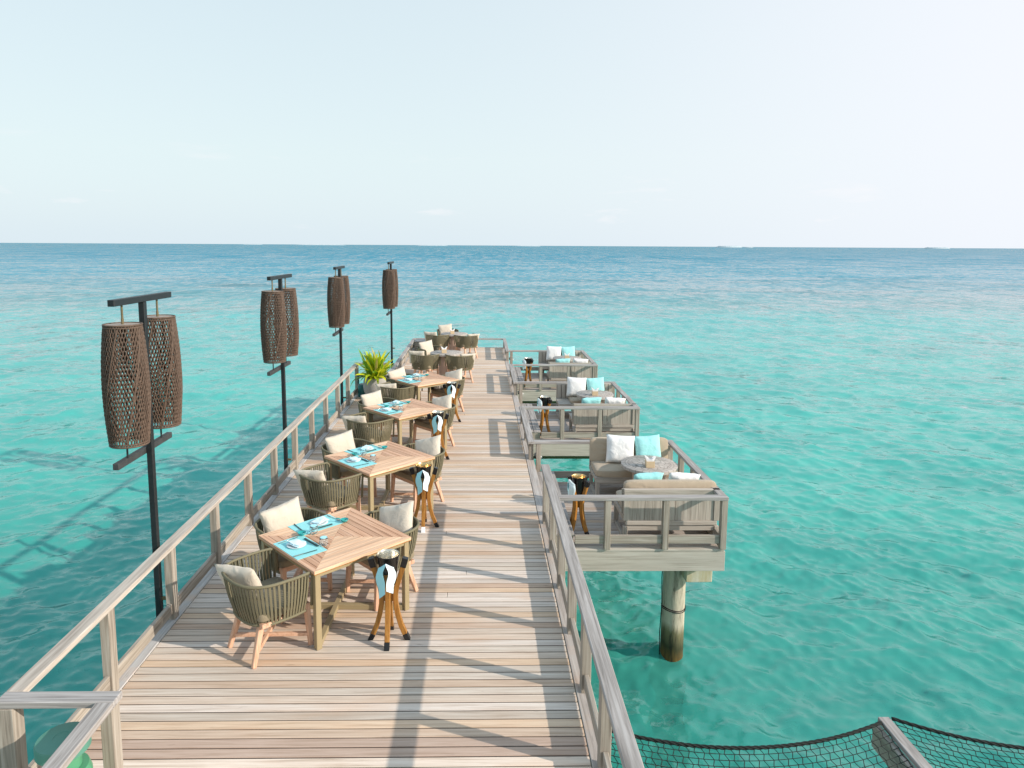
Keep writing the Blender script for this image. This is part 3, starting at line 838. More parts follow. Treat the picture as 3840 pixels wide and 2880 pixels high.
tabang = [R(45-1.7), R(45-1.2), R(45-2.2), R(45-5)]
TB.location = (*tabs[0], 0); TB.rotation_euler = (0,0,tabang[0]); TB['label'] = tl[0]
for i in range(1, 4): dup(TB, (*tabs[i], 0), tabang[i], tl[i])

# place settings -- mat frame: u to the diner's right, v away from the edge
def slabm(w, d, h):
    return MB().box(-w/2, w/2, -d/2, d/2, 0, h)
P0 = {}
def protos():
    P0['placemat'] = slabm(.455,.295,.0025).build('placemat', M_['mat'])
    mb = MB(); mb.lathe([(.0,.004),(.05,.002),(.052,.0),(.055,.002),(.062,.008),(.088,.013),(.086,.015),(.06,.010),(.0,.008)], 36, caps=False); P0['plate'] = mb.build('plate', M_['plate'], smooth=True)
    # folded napkin: wavy layered cloth
    mb = MB()
    for l_, (dx, dy, a, w_, d_) in enumerate(((0,0,0,.15,.10),(.012,.008,.12,.12,.095),(-.02,.004,-.18,.09,.085))):
        vs = []; fs = []; n = 8
        for s_ in (0, 1):
            for i in range(n+1):
                for j in range(n+1):
                    u = -w_/2+w_*i/n; v = -d_/2+d_*j/n
                    x = u*math.cos(a)-v*math.sin(a)+dx; y = u*math.sin(a)+v*math.cos(a)+dy
                    z = .006+l_*.007+.004*math.sin(u*60+l_*2)*math.cos(v*50+l_)+(.005 if s_ else 0) + .006*(1-(u/w_*2)**2)
                    vs.append((x,y,z))
        for s_ in (0, 1):
            o = s_*(n+1)**2
            for i in range(n):
                for j in range(n):
                    q = (o+i*(n+1)+j, o+(i+1)*(n+1)+j, o+(i+1)*(n+1)+j+1, o+i*(n+1)+j+1); fs.append(q if s_ else q[::-1])
        B_ = (n+1)**2
        for i in range(n):
            fs.append((i*(n+1), (i+1)*(n+1), B_+(i+1)*(n+1), B_+i*(n+1))); fs.append((n+(i+1)*(n+1), n+i*(n+1), B_+n+i*(n+1), B_+n+(i+1)*(n+1)))
            fs.append((i+1, i, B_+i, B_+i+1)); q = n*(n+1); fs.append((q+i, q+i+1, B_+q+i+1, B_+q+i))
        mb.add(vs, fs)
    P0['napkin'] = mb.build('napkin', M_['napkin'], smooth='auto')
    t = thing('sauce_bowl', '', 'bowl')
    MB().lathe([(.014,0),(.018,.002),(.034,.018),(.040,.032),(.037,.032),(.030,.016),(.0,.008)], 28, caps=False).build('bowl_body', M_['bowl'], t, smooth=True)
    MB().tube([(-.02,0,.02),(-.05,0,.04),(-.085,.0,.05)], [.008,.006,.005], 6).build('spoon_handle', M_['bowl'], t, smooth=True)
    P0['sauce_bowl'] = t
    t = thing('tumbler', '', 'glass')
    MB().lathe([(.022,0),(.034,.012),(.040,.035),(.038,.062),(.034,.082),(.031,.082),(.035,.062),(.037,.035),(.031,.015),(.0,.01)], 24, caps=False).build('glass_body', M_['glass'], t, smooth=True)
    MB().lathe([(.0,.083),(.026,.0835),(.031,.083),(.032,.080),(.0,.080)], 24, caps=False).build('paper_cap', M_['towel'], t, smooth='auto')
    P0['tumbler'] = t
    mb = MB(); mb.box(-.115,.115,-.008,-.001,.004,.011); mb.box(-.115,.118,.001,.008,.004,.011); P0['chopsticks'] = mb.build('chopsticks', M_['stick'])
    mb = MB(); mb.tube([(-.10,0,.006),(0,0,.005),(.06,0,.006)], [.004,.003,.003], 6); mb.tube([(.055,0,.006),(.075,0,.006),(.10,0,.008)], [.004,.012,.006], 8, rb=.002); P0['spoon'] = mb.build('spoon', M_['steel'], smooth=True)
    mb = MB(); mb.tube([(-.11,0,.006),(-.02,0,.006)], [.005,.004], 6); mb.box(-.02,.11,-.006,.006,.004,.006); P0['knife'] = mb.build('knife', M_['stick'])
    for k, o in P0.items(): o['_new'] = 1
protos()
def put(kind, tx, ty, ang, u, v, rot, label, cat, group, z=ZT+.001, sc=1):
    ca, sa = math.cos(ang), math.sin(ang)
    x = tx + u*ca - v*sa; y = ty + u*sa + v*ca
    o = P0[kind]
    if o.get('_new'): del o['_new']
    else: o = dup(o)
    o.location = (x, y, z); o.rotation_euler = (0,0,ang+rot); o.scale = (sc,)*3
    return tag(o, label, cat, group)
for i in range(4):
    tx, ty = tabs[i]
    # diner A sits south-west (local -Y side), diner B north-west (local -X side)
    for nm, da, e in (('camera side', 0, 0), ('railing side', -math.pi/2, 1)):
        ang = tabang[i]-math.pi/2 + da + math.pi/2 - R(90) + R(0)
        # local frame: u = right of diner, v = away from diner
        ang = {0: tabang[i]-R(90), 1: tabang[i]-R(180)}[e]
        w = on[i]; E0 = -.5145
        def pp(kind, u, v, rot, lab, cat, grp, dz=0, sc=1): put(kind, tx, ty, ang, u+random.uniform(-.012,.012), E0+v+random.uniform(0,.012), rot+random.uniform(-.06,.06)*(kind != 'placemat'), lab % (nm, w), cat, grp, ZT+.001+dz, sc)
        jr = random.uniform(-.04, .04)
        pp('placemat', 0, .15, 0, 'aqua placemat on the %s edge of the %s square table', 'placemat', 'aqua placemats')
        pp('plate', -.045, .14, 0, 'small white plate on the %s placemat of the %s square table', 'plate', 'white plates')
        pp('napkin', -.05, .14, R(20)+jr*4, 'folded pale blue napkin on the %s plate of the %s square table', 'napkin', 'pale blue napkins', .014)
        pp('sauce_bowl', -.235, .285, R(150), 'teal sauce bowl with spoon by the %s placemat of the %s square table', 'bowl', 'teal sauce bowls', .002)
        pp('tumbler', .115, .325, 0, 'clear tumbler with blue top beside the %s placemat of the %s square table', 'glass', 'clear tumblers')
        pp('chopsticks', -.01, .262, jr, 'dark chopsticks across the top of the %s placemat on the %s square table', 'chopsticks', 'dark chopsticks', .003)
        pp('spoon', -.205, .13, R(95)+jr, 'thin steel spoon on the left of the %s placemat on the %s square table', 'spoon', 'steel spoons', .003)
        pp('knife', .165, .12, R(88)+jr, 'slim dark knife on the right of the %s placemat on the %s square table', 'knife', 'slim knives', .003)

# ------------------------------------------------------------------ round tables
def round_table(h, r, label, loc, plat, grp):
    t = thing('round_table', label, 'table', loc, 0, grp)
    MB().lathe([(r-.01,-.05),(r,-.044),(r,-.004),(r-.005,0),(.0,.0005)], 56, caps=True).build('table_top', M_['mosaic'], t, smooth='auto', loc=(0,0,h))
    k = .62 if plat else .52
    MB().lathe([(r*k*.84,0),(r*k*.88,.1),(r*k*.97,h-.1),(r*k,h-.0505)], 40).build('pedestal', M_['plinth'], t, smooth='auto')
    return t
nb0 = [None]
def napkin_box(loc, label, rz):
    if nb0[0] is None:
        t = thing('napkin_box', label, 'napkin box', loc, rz, 'kraft napkin boxes on the round tables')
        mb = MB(); a = .062
        mb.box(-a,a,-a,-a+.006,0,.095); mb.box(-a,a,a-.006,a,0,.095); mb.box(-a,-a+.006,-a+.0062,a-.0062,0,.095); mb.box(a-.006,a,-a+.0062,a-.0062,0,.095); mb.box(-a+.0062,a-.0062,-a+.0062,a-.0062,0,.01)
        mb.build('box_body', M_['box'], t, bevel=.002)
        mb = MB()
        for k, yy_ in enumerate((-.035,-.015,.008,.03)):
            s_ = .006*k
            vs = [(-.05,yy_,.04),(.05,yy_,.04),(.054,yy_,.10),(.088-s_,yy_+.012,.172-s_),(.02,yy_,.118),(-.02+s_,yy_,.115),(-.085+s_,yy_+.008,.178-s_),(-.054,yy_,.10)]
            vs2 = [(x, y+.006, z) for x, y, z in vs]; n = len(vs)
            mb.add(vs+vs2, [tuple(range(n)), tuple(range(2*n-1, n-1, -1))] + [(q, (q+1) % n + 0, (q+1) % n + n, q+n)[::-1] for q in range(n)])
        mb.build('paper_napkins', M_['paper'], t)
        nb0[0] = t; return t
    return dup(nb0[0], loc, rz, label)
for (tx, ty, w) in RT:
    round_table(.70, .42, '%s round stone-topped table on the pier, three armchairs round it' % w, (tx, ty, 0), False, 'round stone-topped tables on the pier')
    napkin_box((tx-.06, ty-.08, .7015), 'kraft box of white napkins on the %s round table of the pier' % w, R(6))
for i in range(3):
    y0 = 8.38+4.87*i
    round_table(.63, .415, 'low round stone-topped table between the two benches of the %s side platform' % ordn[i], (2.53, y0+1.53, PF), True, 'round tables on the side platforms')
    napkin_box((2.50, y0+1.38, PF+.6315), 'kraft box of white napkins on the round table of the %s side platform' % ordn[i], R(-4))

# ------------------------------------------------------------------ benches (face -y; origin at floor centre)
def bench(label, loc, rz, style):
    t = thing('wooden_bench', label, 'bench', loc, rz, 'grey wooden benches on the side platforms')
    W = .63
    for sx_ in (-1, 1):
        MB().box(sx_*W-(.06 if sx_ > 0 else 0), sx_*W+(.06 if sx_ < 0 else 0), -.33, -.27, 0, .262).build('leg', M_['bench_z'], t, bevel=.004)
        MB().box(sx_*W-(.06 if sx_ > 0 else 0), sx_*W+(.06 if sx_ < 0 else 0), .26, .318, 0, .20).build('leg', M_['bench_z'], t, bevel=.004)
        MB().box(sx_*(W-.03)-.022, sx_*(W-.03)+.022, -.268, .258, .0, .045).build('floor_runner', M_['bench_y'], t, bevel=.004)
    mb = MB(); mb.box(-W, W, -.335, -.30, .264, .335)
    mb.box(-W, -W+.035, -.298, .27, .264, .335); mb.box(W-.035, W, -.298, .27, .264, .335)
    mb.box(-W+.061, W-.061, .275, .30, .135, .205)
    mb.build('seat_frame', M_['bench_x'], t, bevel=.004)
    mb = MB(); y = -.335
    while y < .24: mb.box(-W-.01, W+.01, y, y+.062, .337, .357); y += .070
    mb.build('seat_slats', M_['bench_x'], t, bevel=.003)
    # back: framed with boards behind, upright slats in front
    mb = MB(); mb.box(-W, W, .262, .325, .625, .70); mb.box(-W+.03, W-.03, .27, .318, .215, .275)
    mb.build('back_rail', M_['bench_x'], t, bevel=.004)
    for a, b_ in ((-W, -W+.075), (-.04, .04), (W-.075, W)): MB().box(a, b_, .268, .322, .277, .623).build('back_stile', M_['bench_z'], t, bevel=.004)
    mb = MB(); xs = np.linspace(-W+.077, W-.077, 12)
    for a, b_ in zip(xs[:-1], xs[1:]):
        if a < .04 and b_ > -.04: continue
        mb.box(a+.001, b_-.001, .29, .306, .277, .623)
    mb.build('back_panel', M_['bench_z'], t, bevel=.002)
    mb = MB()
    for x in np.arange(-W+.02, W-.06, .098): mb.box(x, x+.082, .238, .258, .36, .69)
    mb.build('back_slats', M_['bench_z'], t, bevel=.003)
    return t
def seat_pad(label, loc, rz, w, d, h, name='seat_pad', rx=0):
    o = slab_cushion(w, d, h, 16, random.randint(0, 99)).build(name, M_['tan'], None, smooth='auto', loc=loc, rot=(rx, 0, rz))
    return tag(o, label, 'bench cushion', 'tan bench cushions')
def bpillow(label, x, y, z, mat, face_y, yaw, roll, seed, s=.44, tilt=15):
    o = pillow_mb(s, s, .16, 20, .05, seed).build('pillow', M_[mat], None, smooth=True)
    rz = (0 if face_y < 0 else math.pi) + R(yaw)
    o.rotation_euler = (Matrix.Rotation(rz, 4, 'Z') @ Matrix.Rotation(R(-tilt), 4, 'X') @ Matrix.Rotation(R(roll), 4, 'Y')).to_euler()
    o.location = (x, y, z)
    return tag(o, label, 'pillow', 'white and aqua throw pillows')
for i in range(3):
    y0 = 8.38+4.87*i; w = ordn[i]; yb = y0+2.04; yf = y0+.55
    bench('grey bench facing the camera at the back of the %s side platform' % w, (2.40, yb, PF), 0, i)
    bench('grey bench with its panelled back to the camera on the %s side platform' % w, (2.515, yf, PF), math.pi, i)
    if i == 0:
        seat_pad('thick tan seat cushion on the back bench of the nearest platform', (2.40, yb-.05, PF+.358), 0, 1.26, .60, .105, 'seat_pad')
        seat_pad('tall tan back cushion on the back bench of the nearest platform', (2.37, yb+.235, PF+.625), 0, 1.24, .40, .10, 'back_cushion', R(84))
        seat_pad('thick tan seat cushion on the front bench of the nearest platform', (2.515, yf+.05, PF+.358), 0, 1.24, .60, .105, 'seat_pad')
        seat_pad('tan back cushion showing above the front bench of the nearest platform', (2.515, yf-.14, PF+.60), 0, 1.22, .36, .09, 'back_cushion', R(90))
    else:
        seat_pad('thin tan pad on the back bench of the %s platform' % w, (2.52, yb-.06, PF+.358), 0, .98, .54, .075)
        seat_pad('thin tan pad on the front bench of the %s platform' % w, (2.5, yf+.04, PF+.358), 0, 1.0, .54, .075)
    zb = PF+.66 + (.03 if i == 0 else 0)
    yy1 = yb+.02 if i == 0 else yb+.08
    bpillow('white pillow standing left on the back bench of the %s platform' % w, 2.20, yy1, zb, 'white', -1, -6, 2, 20+i)
    bpillow('aqua pillow standing right on the back bench of the %s platform' % w, 2.64, yy1+.02, zb, 'aqua', -1, 5, -3, 30+i, .42)
    bpillow('aqua pillow peeping over the left half of the front bench back on the %s platform' % w, 2.28, yf+.06+(.03 if i==0 else -.05), PF+(.635 if i == 0 else .60), 'aqua', 1, 4, 3, 40+i, .41, 30)
    bpillow('white pillow peeping over the right half of the front bench back on the %s platform' % w, 2.76, yf+.06+(.03 if i==0 else -.05), PF+(.63 if i == 0 else .595), 'white', 1, -4, -3, 50+i, .42, 30)

# ------------------------------------------------------------------ wine bucket stands
def stand_proto():
    t = thing('bucket_stand', '', 'bucket stand', (0,0,0), 0, 'curved-leg wooden bucket stands')
    prof = [(.152,.755),(.128,.675),(.098,.58),(.072,.49),(.060,.42),(.062,.34),(.078,.24),(.105,.14),(.140,.055),(.165,0)]
    for k in range(4):
        a = k*math.pi/2
        d = Vector((math.cos(a), math.sin(a), 0)); s_ = Vector((-math.sin(a), math.cos(a), 0))
        def strip(pts, wd, th, nm, mt, par, grow=0):
            vs = []; fs = []
            for q, (r, z) in enumerate(pts):
                r0 = pts[max(q-1,0)]; r1 = pts[min(q+1,len(pts)-1)]
                tg = Vector((r1[0]-r0[0], r1[1]-r0[1])); tg.normalize(); nx = Vector((tg.y, -tg.x))
                if q == len(pts)-1 and z == 0: nx = Vector((-1,0))
                for e, f in ((-1,-1),(1,-1),(1,1),(-1,1)):
                    rr2 = r + nx.x*f*th/2; z2 = z + nx.y*f*th/2
                    vs.append(d*rr2 + s_*(e*wd/2) + Vector((0,0,max(0,z2))))
            for q in range(len(pts)-1):
                for e in range(4): fs.append((q*4+e, q*4+(e+1)%4, (q+1)*4+(e+1)%4, (q+1)*4+e))
            fs.append((3,2,1,0)); b0 = (len(pts)-1)*4; fs.append((b0,b0+1,b0+2,b0+3))
            return MB().add(vs, fs).build(nm, M_[mt], par, bevel=.003)
        lg = strip(prof[1:9], .043, .043, 'leg', 'stand', t)
        strip(prof[0:2], .050, .052, 'black_horn', 'black', lg)
        strip([prof[8], prof[9]], .046, .046, 'black_foot', 'black', lg)
    MB().box(-.045,.045,-.012,.012,.36,.45).build('cross_block', M_['stand'], t, bevel=.002)
    MB().box(-.0118,.0118,-.046,.046,.362,.448).build('cross_block', M_['stand'], t, bevel=.002)
    return t
def bucket_proto():
    t = thing('wine_bucket', '', 'bucket', (0,0,0), 0, 'black hammered wine buckets')
    MB().lathe([(.0,0),(.058,0),(.064,.006),(.082,.16),(.094,.25),(.099,.268),(.102,.270),(.102,.275),(.098,.276)], 40, caps=False).build('outer_shell', M_['bucket'], t, smooth='auto')
    MB().lathe([(.098,.276),(.095,.268),(.089,.25),(.077,.16),(.060,.012),(.0,.010)], 40, caps=False).build('lining', M_['silver'], t, smooth='auto')
    return t
def towel_proto():
    # a folded cloth over the horn: peaked at the top, two flat flaps hanging either side of the leg
    t = thing('towel', '', 'towel', (0,0,0), 0, 'folded blue towels on the bucket stands')
    for side, mt in ((-1, 'towel'), (1, 'towel2')):
        for lay in (0, 1):
            mb = MB(); vs = []; fs = []; n = 14; m_ = 7
            Lg = .235 if side > 0 else .262
            if lay: Lg -= .014
            for l_ in (0, 1):
                for i in range(n+1):
                    f = i/n
                    for j in range(m_+1):
                        u = j/m_
                        op = math.sin(min(1, f*3.2)*math.pi/2)
                        gap = .006 + .018*math.sin(min(1, f*1.5)*math.pi)*(1 if f < .75 else .7)
                        x = side*(gap*op + .066*u - .012*f*u)
                        y = -.050 + .040*u**1.3 + .003*math.sin(f*4+side) + lay*.012 + (0 if u > .1 else -.004)
                        z = .012 - .055*u - Lg*f + (.012*u*f if side > 0 else -.006*u*f)
                        vs.append((x, y + l_*.006, z))
            for l_ in (0, 1):
                o = l_*(n+1)*(m_+1)
                for i in range(n):
                    for j in range(m_):
                        q = (o+i*(m_+1)+j, o+(i+1)*(m_+1)+j, o+(i+1)*(m_+1)+j+1, o+i*(m_+1)+j+1); fs.append(q if l_ else q[::-1])
            O = (n+1)*(m_+1)
            for i in range(n):
                for j in (0, m_):
                    q = (i*(m_+1)+j, (i+1)*(m_+1)+j, O+(i+1)*(m_+1)+j, O+i*(m_+1)+j); fs.append(q if j == 0 else q[::-1])
            for i in (0, n):
                for j in range(m_):
                    q = i*(m_+1)+j; fs.append((q, q+1, O+q+1, O+q))
            mb.add(vs, fs)
            mb.build('flap', M_[mt], t, smooth='auto')
    return t
ST, BK, TW = stand_proto(), bucket_proto(), towel_proto()
spos = [(-.79,5.735,0,0,'beside the nearest square table'),(-.68,8.19,0,0,'beside the second square table'),(-.67,10.90,0,0,'beside the third square table'),(-.545,13.3,0,0,'beside the fourth square table')]
for i in range(3): spos.append((1.33, 8.38+4.87*i+.50, PF, R(45), 'on the %s side platform' % ordn[i]))
for i, (x, y, z, rz, w) in enumerate(spos):
    la = 'curved wooden stand with black horns %s' % w
    if i == 1: la = 'curved wooden stand with one white front foot beside the second square table'
    lb = 'black hammered wine bucket in the stand %s' % w
    lt = 'folded blue and white towel on the bucket stand %s' % w
    if i == 0:
        s_, b_, t_ = ST, BK, TW; s_['label'] = la; b_['label'] = lb; t_['label'] = lt
    else:
        s_, b_, t_ = dup(ST, label=la), dup(BK, label=lb), dup(TW, label=lt)
    s_.location = (x, y, z); s_.rotation_euler = (0,0,rz)
    b_.location = (x, y, z+.515)
    if i >= 4:
        ta = R(225); t_.location = (x+.150*math.cos(ta), y+.150*math.sin(ta), z+.775); t_.rotation_euler = (0,0,ta+R(90)-R(25))
    else:
        t_.location = (x, y-.150, z+.775); t_.rotation_euler = (0,0,R(4))
    if i in (1, 4):
        for c in b_.children:
            if c.name.startswith('lining'):
                c.data = c.data.copy(); c.data.materials[0] = M_['brass']
    if i == 1:
        for lg in s_.children:
            for c in lg.children:
                if c.name.startswith('black_foot'):
                    ctr = sum((Vector(v.co) for v in c.data.vertices), Vector())/len(c.data.vertices)
                    if ctr.y < -.1: c.data = c.data.copy(); c.data.materials[0] = M_['paper']; c.name = 'white_foot'

# ------------------------------------------------------------------ potted plant
t = thing('potted_plant', 'lime green strap-leaved plant in a round grey stone pot by the railing gap', 'potted plant', (-2.34, 15.42, 0))
MB().lathe([(.16,0),(.22,.05),(.275,.17),(.295,.29),(.285,.40),(.262,.475),(.255,.49),(.235,.49),(.232,.45),(.0,.44)], 44).build('pot', M_['pot'], t, smooth='auto')
MB().lathe([(.231,0),(.15,.015),(.0,.02)], 24, caps=False).build('soil', M_['soil'], t, loc=(0,0,.445), smooth=True)
mb = MB(); rn = random.Random(5)
for k in range(110):
    az = rn.uniform(0, 2*math.pi); el = R(rn.choice((85, 75, 65, 52, 40, 28)) + rn.uniform(-9, 9)); Ln = rn.uniform(.40, .74)
    if el > R(60): Ln = rn.uniform(.45,.78)
    droop = rn.uniform(.2, 1.3) * (1.5 if el < R(45) else .6)
    wd = rn.uniform(.028, .056); n = 9; bx, by = rn.gauss(0, .07), rn.gauss(0, .07)
    d = Vector((math.cos(az), math.sin(az), 0)); sd = Vector((-math.sin(az), math.cos(az), 0))
    p = Vector((bx, by, .46)); e = el; vs = []; st = Ln/n; tw = rn.uniform(-.6, .6)
    for q in range(n+1):
        f = q/n; ww = wd*(math.sin(math.pi*min(1, f*.85+.12))**.8)*(1 if f < .98 else .1)
        up = d*(-math.sin(e)) + Vector((0,0,math.cos(e)))
        s2 = (sd*math.cos(tw*f) + up*math.sin(tw*f))
        vs += [p - s2*ww, p - up*ww*.35, p + s2*ww]
        p = p + (d*math.cos(e) + Vector((0,0,math.sin(e))))*st
        e -= droop*st*2.2*(.4+f)
    fs = []
    for q in range(n): fs += [(q*3,q*3+1,q*3+4,q*3+3),(q*3+1,q*3+2,q*3+5,q*3+4)]
    g = rn.random(); c = (.42+.30*g, .56+.14*g, .015+.02*g, 1) if rn.random() > .3 else (.18, .36, .03, 1)
    if rn.random() < .05: c = (.42, .36, .10, 1)
    mb.add(vs, fs, c)
mb.build('leaves', M_['leaf'], t, smooth=True, color=True)

# green objects
t = thing('green_canister', 'green round-lidded canister in the near left corner, partly under the pale railing', 'canister', (-2.42, 3.74, .07))
MB().lathe([(.0,.0),(.155,.0),(.158,.03),(.150,.04),(.150,.06)], 40, caps=False).build('base', M_['teal'], t, smooth='auto')
MB().lathe([(.145,.06),(.14,.30),(.125,.345),(.0,.35)], 40, caps=False).build('body', M_['gplastic'], t, smooth='auto')
MB().lathe([(.09,.35),(.09,.46)], 32, caps=False).build('neck', M_['gplastic'], t, smooth='auto')
MB().lathe([(.0,.455),(.135,.455),(.143,.462),(.143,.515),(.137,.53),(.05,.536),(.048,.534),(.0,.536)], 44, caps=False).build('lid', M_['gplastic2'], t, smooth='auto')
t = thing('green_bollard', 'dark green round bollard with a square handle behind the stone pot', 'bollard', (-2.66, 15.62, 0))
MB().lathe([(.13,.0),(.135,.02),(.13,.26),(.10,.29),(.0,.295)], 30, caps=False).build('body', M_['teal'], t, smooth='auto')
mb = MB(); mb.box(-.14,-.10,-.02,.02,.29,.46); mb.box(.04,.08,-.02,.02,.29,.46); mb.box(-.14,.08,-.021,.021,.461,.50); mb.build('handle', M_['teal'], t, bevel=.008)
# slatted chest at the pier end
t = thing('storage_chest', 'grey slatted chest in the far left corner of the pier', 'chest', (-1.86, 22.75, 0))
mb = MB()
for k in range(6): mb.box(-.28,.28,-.30+.1*k,-.205+.1*k,.30,.325)
mb.build('lid', M_['rail_x'], t, bevel=.004)
mb = MB()
for k in range(4): mb.box(-.27,.27,-.285,-.262,.01+.072*k,.075+.072*k)
mb.box(-.26,.26,-.26,.26,.01,.29); mb.build('slatted_body', M_['grey_x'], t, bevel=.003)

# ------------------------------------------------------------------ net hung between beams
bx = 3.53; by = 5.50; bz = -.60
t = thing('net_beam', 'dark grey beam with sawn end holding up the black net', 'beam', (bx, by, bz))
MB().box(-.05, .05, -5.5, 0, -.05, 0).build('cap_board', M_['rail_y'], t, bevel=.005)
MB().box(-.10, -.055+.01, -5.5, -.02, -.26, -.052).build('side_board', M_['grey_y'], t, bevel=.004)
def net(label, x0, x1, y0e, sag, dy, ncol):
    t = thing('rope_net', label, 'net', (x0, y0e, bz), 0, 'black rope nets over the water')
    W = x1-x0; Lg = 4.2; c = .062
    nu = ncol; nv = int(Lg/c)
    def P(u, v):                    # u 0..1 across, v metres back from the free edge
        s_ = 4*u*(1-u)
        return Vector((W*u, -dy*s_*math.exp(-v*.5) - v, -sag*s_ - .05*min(1, v*3) - .04*math.sin(v*1.1)*s_))
    mb = MB()
    for j in range(nv+1):           # cross strands, pulled into shallow zigzags
        pts = []
        for i in range(nu+1):
            pts.append(P(i/nu, j*c + 0))
        mb.tube(pts, .0036, 4, caps=False)
    for i in range(nu+1):
        pts = [P(min(1, max(0, (i + .20*(1 if j % 2 else -1)*(1 if i % 2 else -1) + .18*j*.0)/nu)), j*c) for j in range(nv+1)]
        mb.tube(pts, .0036, 4, caps=False)
    mb.build('mesh', M_['net'], t)
    mb = MB()
    N_ = 80
    for ph in (0, 2.09, 4.19):
        pts = []
        for i in range(N_*2+1):
            p = P(i/(N_*2), -.004); a = i*.55+ph
            pts.append(p + Vector((0, .008*math.cos(a), .008*math.sin(a))))
        mb.tube(pts, .009, 5, caps=True)
    mb.build('edge_rope', M_['net'], t, smooth=True)
net('black rope net hung between the pier and the dark beam at the lower right', .93, 3.47, 5.42, .04, .24, 42)
net('black rope net on the far side of the dark beam at the lower right corner', 3.59, 6.2, 5.47, .06, .32, 42)
t = thing('net_beam', 'second beam carrying the outer edge of the rope net, outside the lower right corner', 'beam', (6.26, by, bz))
MB().box(-.05, .05, -5.5, 0, -.05, 0).build('cap_board', M_['rail_y'], t, bevel=.005)
for x, l_ in ((3.53, 'pile under the dark net beam'), (6.26, 'pile under the outer net beam')): pile(x, 1.2, -.87, .13, 'concrete ' + l_)

# ------------------------------------------------------------------ islands on the horizon
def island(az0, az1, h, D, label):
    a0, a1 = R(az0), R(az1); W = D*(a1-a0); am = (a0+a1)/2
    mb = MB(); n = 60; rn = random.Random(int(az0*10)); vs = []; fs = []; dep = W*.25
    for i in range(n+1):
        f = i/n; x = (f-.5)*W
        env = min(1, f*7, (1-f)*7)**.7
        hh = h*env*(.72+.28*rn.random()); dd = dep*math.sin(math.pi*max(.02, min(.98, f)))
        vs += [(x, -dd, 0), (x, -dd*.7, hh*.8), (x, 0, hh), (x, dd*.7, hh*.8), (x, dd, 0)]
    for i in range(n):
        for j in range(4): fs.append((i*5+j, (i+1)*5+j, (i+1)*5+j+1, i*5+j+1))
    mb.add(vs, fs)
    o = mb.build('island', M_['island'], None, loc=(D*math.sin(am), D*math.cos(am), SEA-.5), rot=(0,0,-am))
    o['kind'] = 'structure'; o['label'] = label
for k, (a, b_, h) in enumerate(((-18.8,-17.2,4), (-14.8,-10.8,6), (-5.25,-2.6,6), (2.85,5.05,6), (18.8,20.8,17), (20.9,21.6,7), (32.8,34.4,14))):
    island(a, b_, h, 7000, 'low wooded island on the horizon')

# ------------------------------------------------------------------ camera
H = 2.655*1.03 + ZT
W0 = 3840.
f_, cx, cy, pit, rol, yaw = 2588.1, 1845.2, 1239.9, .1228, .0056, -.018
Rz = Matrix.Rotation(yaw, 3, 'Z')
fw = Rz @ Vector((0, math.cos(pit), -math.sin(pit))); up = Rz @ Vector((0, math.sin(pit), math.cos(pit))); rt = Rz @ Vector((1,0,0))
c_, s_ = math.cos(rol), math.sin(rol)
rt2 = rt*c_ + up*s_; up2 = up*c_ - rt*s_
cam = bpy.data.cameras.new('camera'); co = bpy.data.objects.new('camera', cam); COL.objects.link(co)
mw = Matrix((( rt2.x, up2.x, -fw.x, 0), (rt2.y, up2.y, -fw.y, 0), (rt2.z, up2.z, -fw.z, H), (0,0,0,1)))
co.matrix_world = mw
cam.sensor_width = 36; cam.sensor_fit = 'HORIZONTAL'; cam.lens = f_/W0*36
cam.shift_x = (W0/2 - cx)/W0; cam.shift_y = (cy - 1440)/W0
cam.clip_start = .05; cam.clip_end = 200000
SC.camera = co

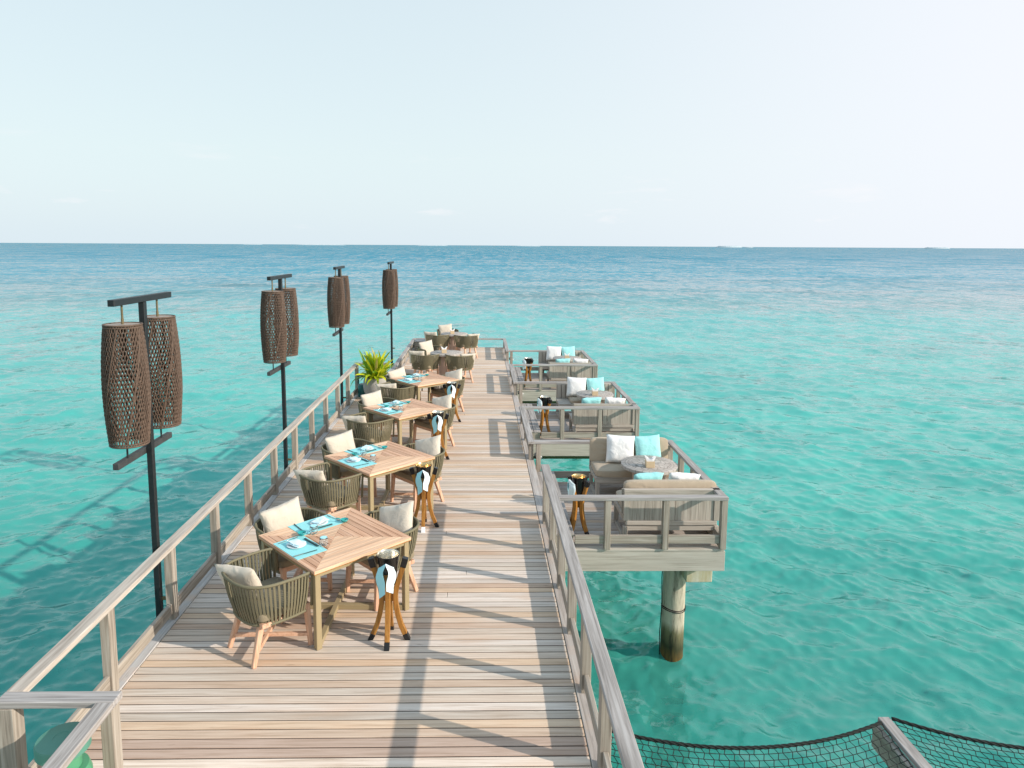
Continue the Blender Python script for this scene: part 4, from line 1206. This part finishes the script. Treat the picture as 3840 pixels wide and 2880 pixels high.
# ------------------------------------------------------------------ light
sd = Vector((1.35, -.54, 0)).normalized(); EL = R(26)
sv = Vector((sd.x*math.cos(EL), sd.y*math.cos(EL), math.sin(EL)))
sun = bpy.data.lights.new('sun', 'SUN'); sun.energy = 3.35; sun.angle = R(.6); sun.color = (1., .90, .78)
so = bpy.data.objects.new('sun', sun); COL.objects.link(so); so.rotation_euler = sv.to_track_quat('Z', 'Y').to_euler()
w = bpy.data.worlds.new('World'); SC.world = w; w.use_nodes = True; nt = w.node_tree
bg = nt.nodes['Background']
sky = nt.nodes.new('ShaderNodeTexSky'); sky.sky_type = 'NISHITA'; sky.sun_disc = False
sky.sun_elevation = EL; sky.sun_rotation = math.atan2(sv.x, sv.y)
sky.air_density = 1.2; sky.dust_density = 3.0; sky.ozone_density = 1.5; sky.altitude = 0
# thin bright haze veil over the whole sky, densest near the horizon and towards the sun
g = N(nt, 'ShaderNodeTexCoord'); nrm = g.outputs['Generated']
sz = N(nt, 'ShaderNodeSeparateXYZ'); L(nt, nrm, sz.inputs[0])
el = math_(nt, 'MAXIMUM', sz.outputs[2], 0.)
veil = ramp(nt, el, [(0, (5.6,6.45,6.95)), (.12, (5.6,6.5,6.7)), (.45, (4.85,5.8,6.3)), (1, (3.2,4.8,6.4))])
mx = mixc(nt, .87, sky.outputs[0], veil)
dt = N(nt, 'ShaderNodeVectorMath', operation='DOT_PRODUCT'); L(nt, nrm, dt.inputs[0]); dt.inputs[1].default_value = (.75,.62,.22)
gl = math_(nt, 'POWER', math_(nt, 'MAXIMUM', dt.outputs['Value'], 0.), 5.)
mx = mixc(nt, gl, mx, (6.35,6.5,6.95))
mp = N(nt, 'ShaderNodeMapping'); mp.inputs['Scale'].default_value = (7, 7, 38); L(nt, nrm, mp.inputs['Vector'])
cl = noise(nt, mp.outputs[0], 1., 5., .6, .3)
cm = math_(nt, 'MULTIPLY', math_(nt, 'MULTIPLY', math_(nt, 'SUBTRACT', cl, .60, True), 5.0, True), math_(nt, 'MULTIPLY', math_(nt, 'MULTIPLY', math_(nt, 'SUBTRACT', .16, el, True), 7., True), math_(nt, 'MULTIPLY', math_(nt, 'SUBTRACT', el, .018, True), 60., True)))
mx = mixc(nt, cm, mx, (6.7,6.6,6.75))
L(nt, mx, bg.inputs['Color']); bg.inputs['Strength'].default_value = .10

SC.view_settings.view_transform = 'Standard'; SC.view_settings.look = 'None'; SC.view_settings.gamma = 1; SC.view_settings.exposure = 0.56
SC.render.engine = 'CYCLES'
SC.cycles.max_bounces = 6; SC.cycles.transparent_max_bounces = 8
SC.cycles.use_denoising = True
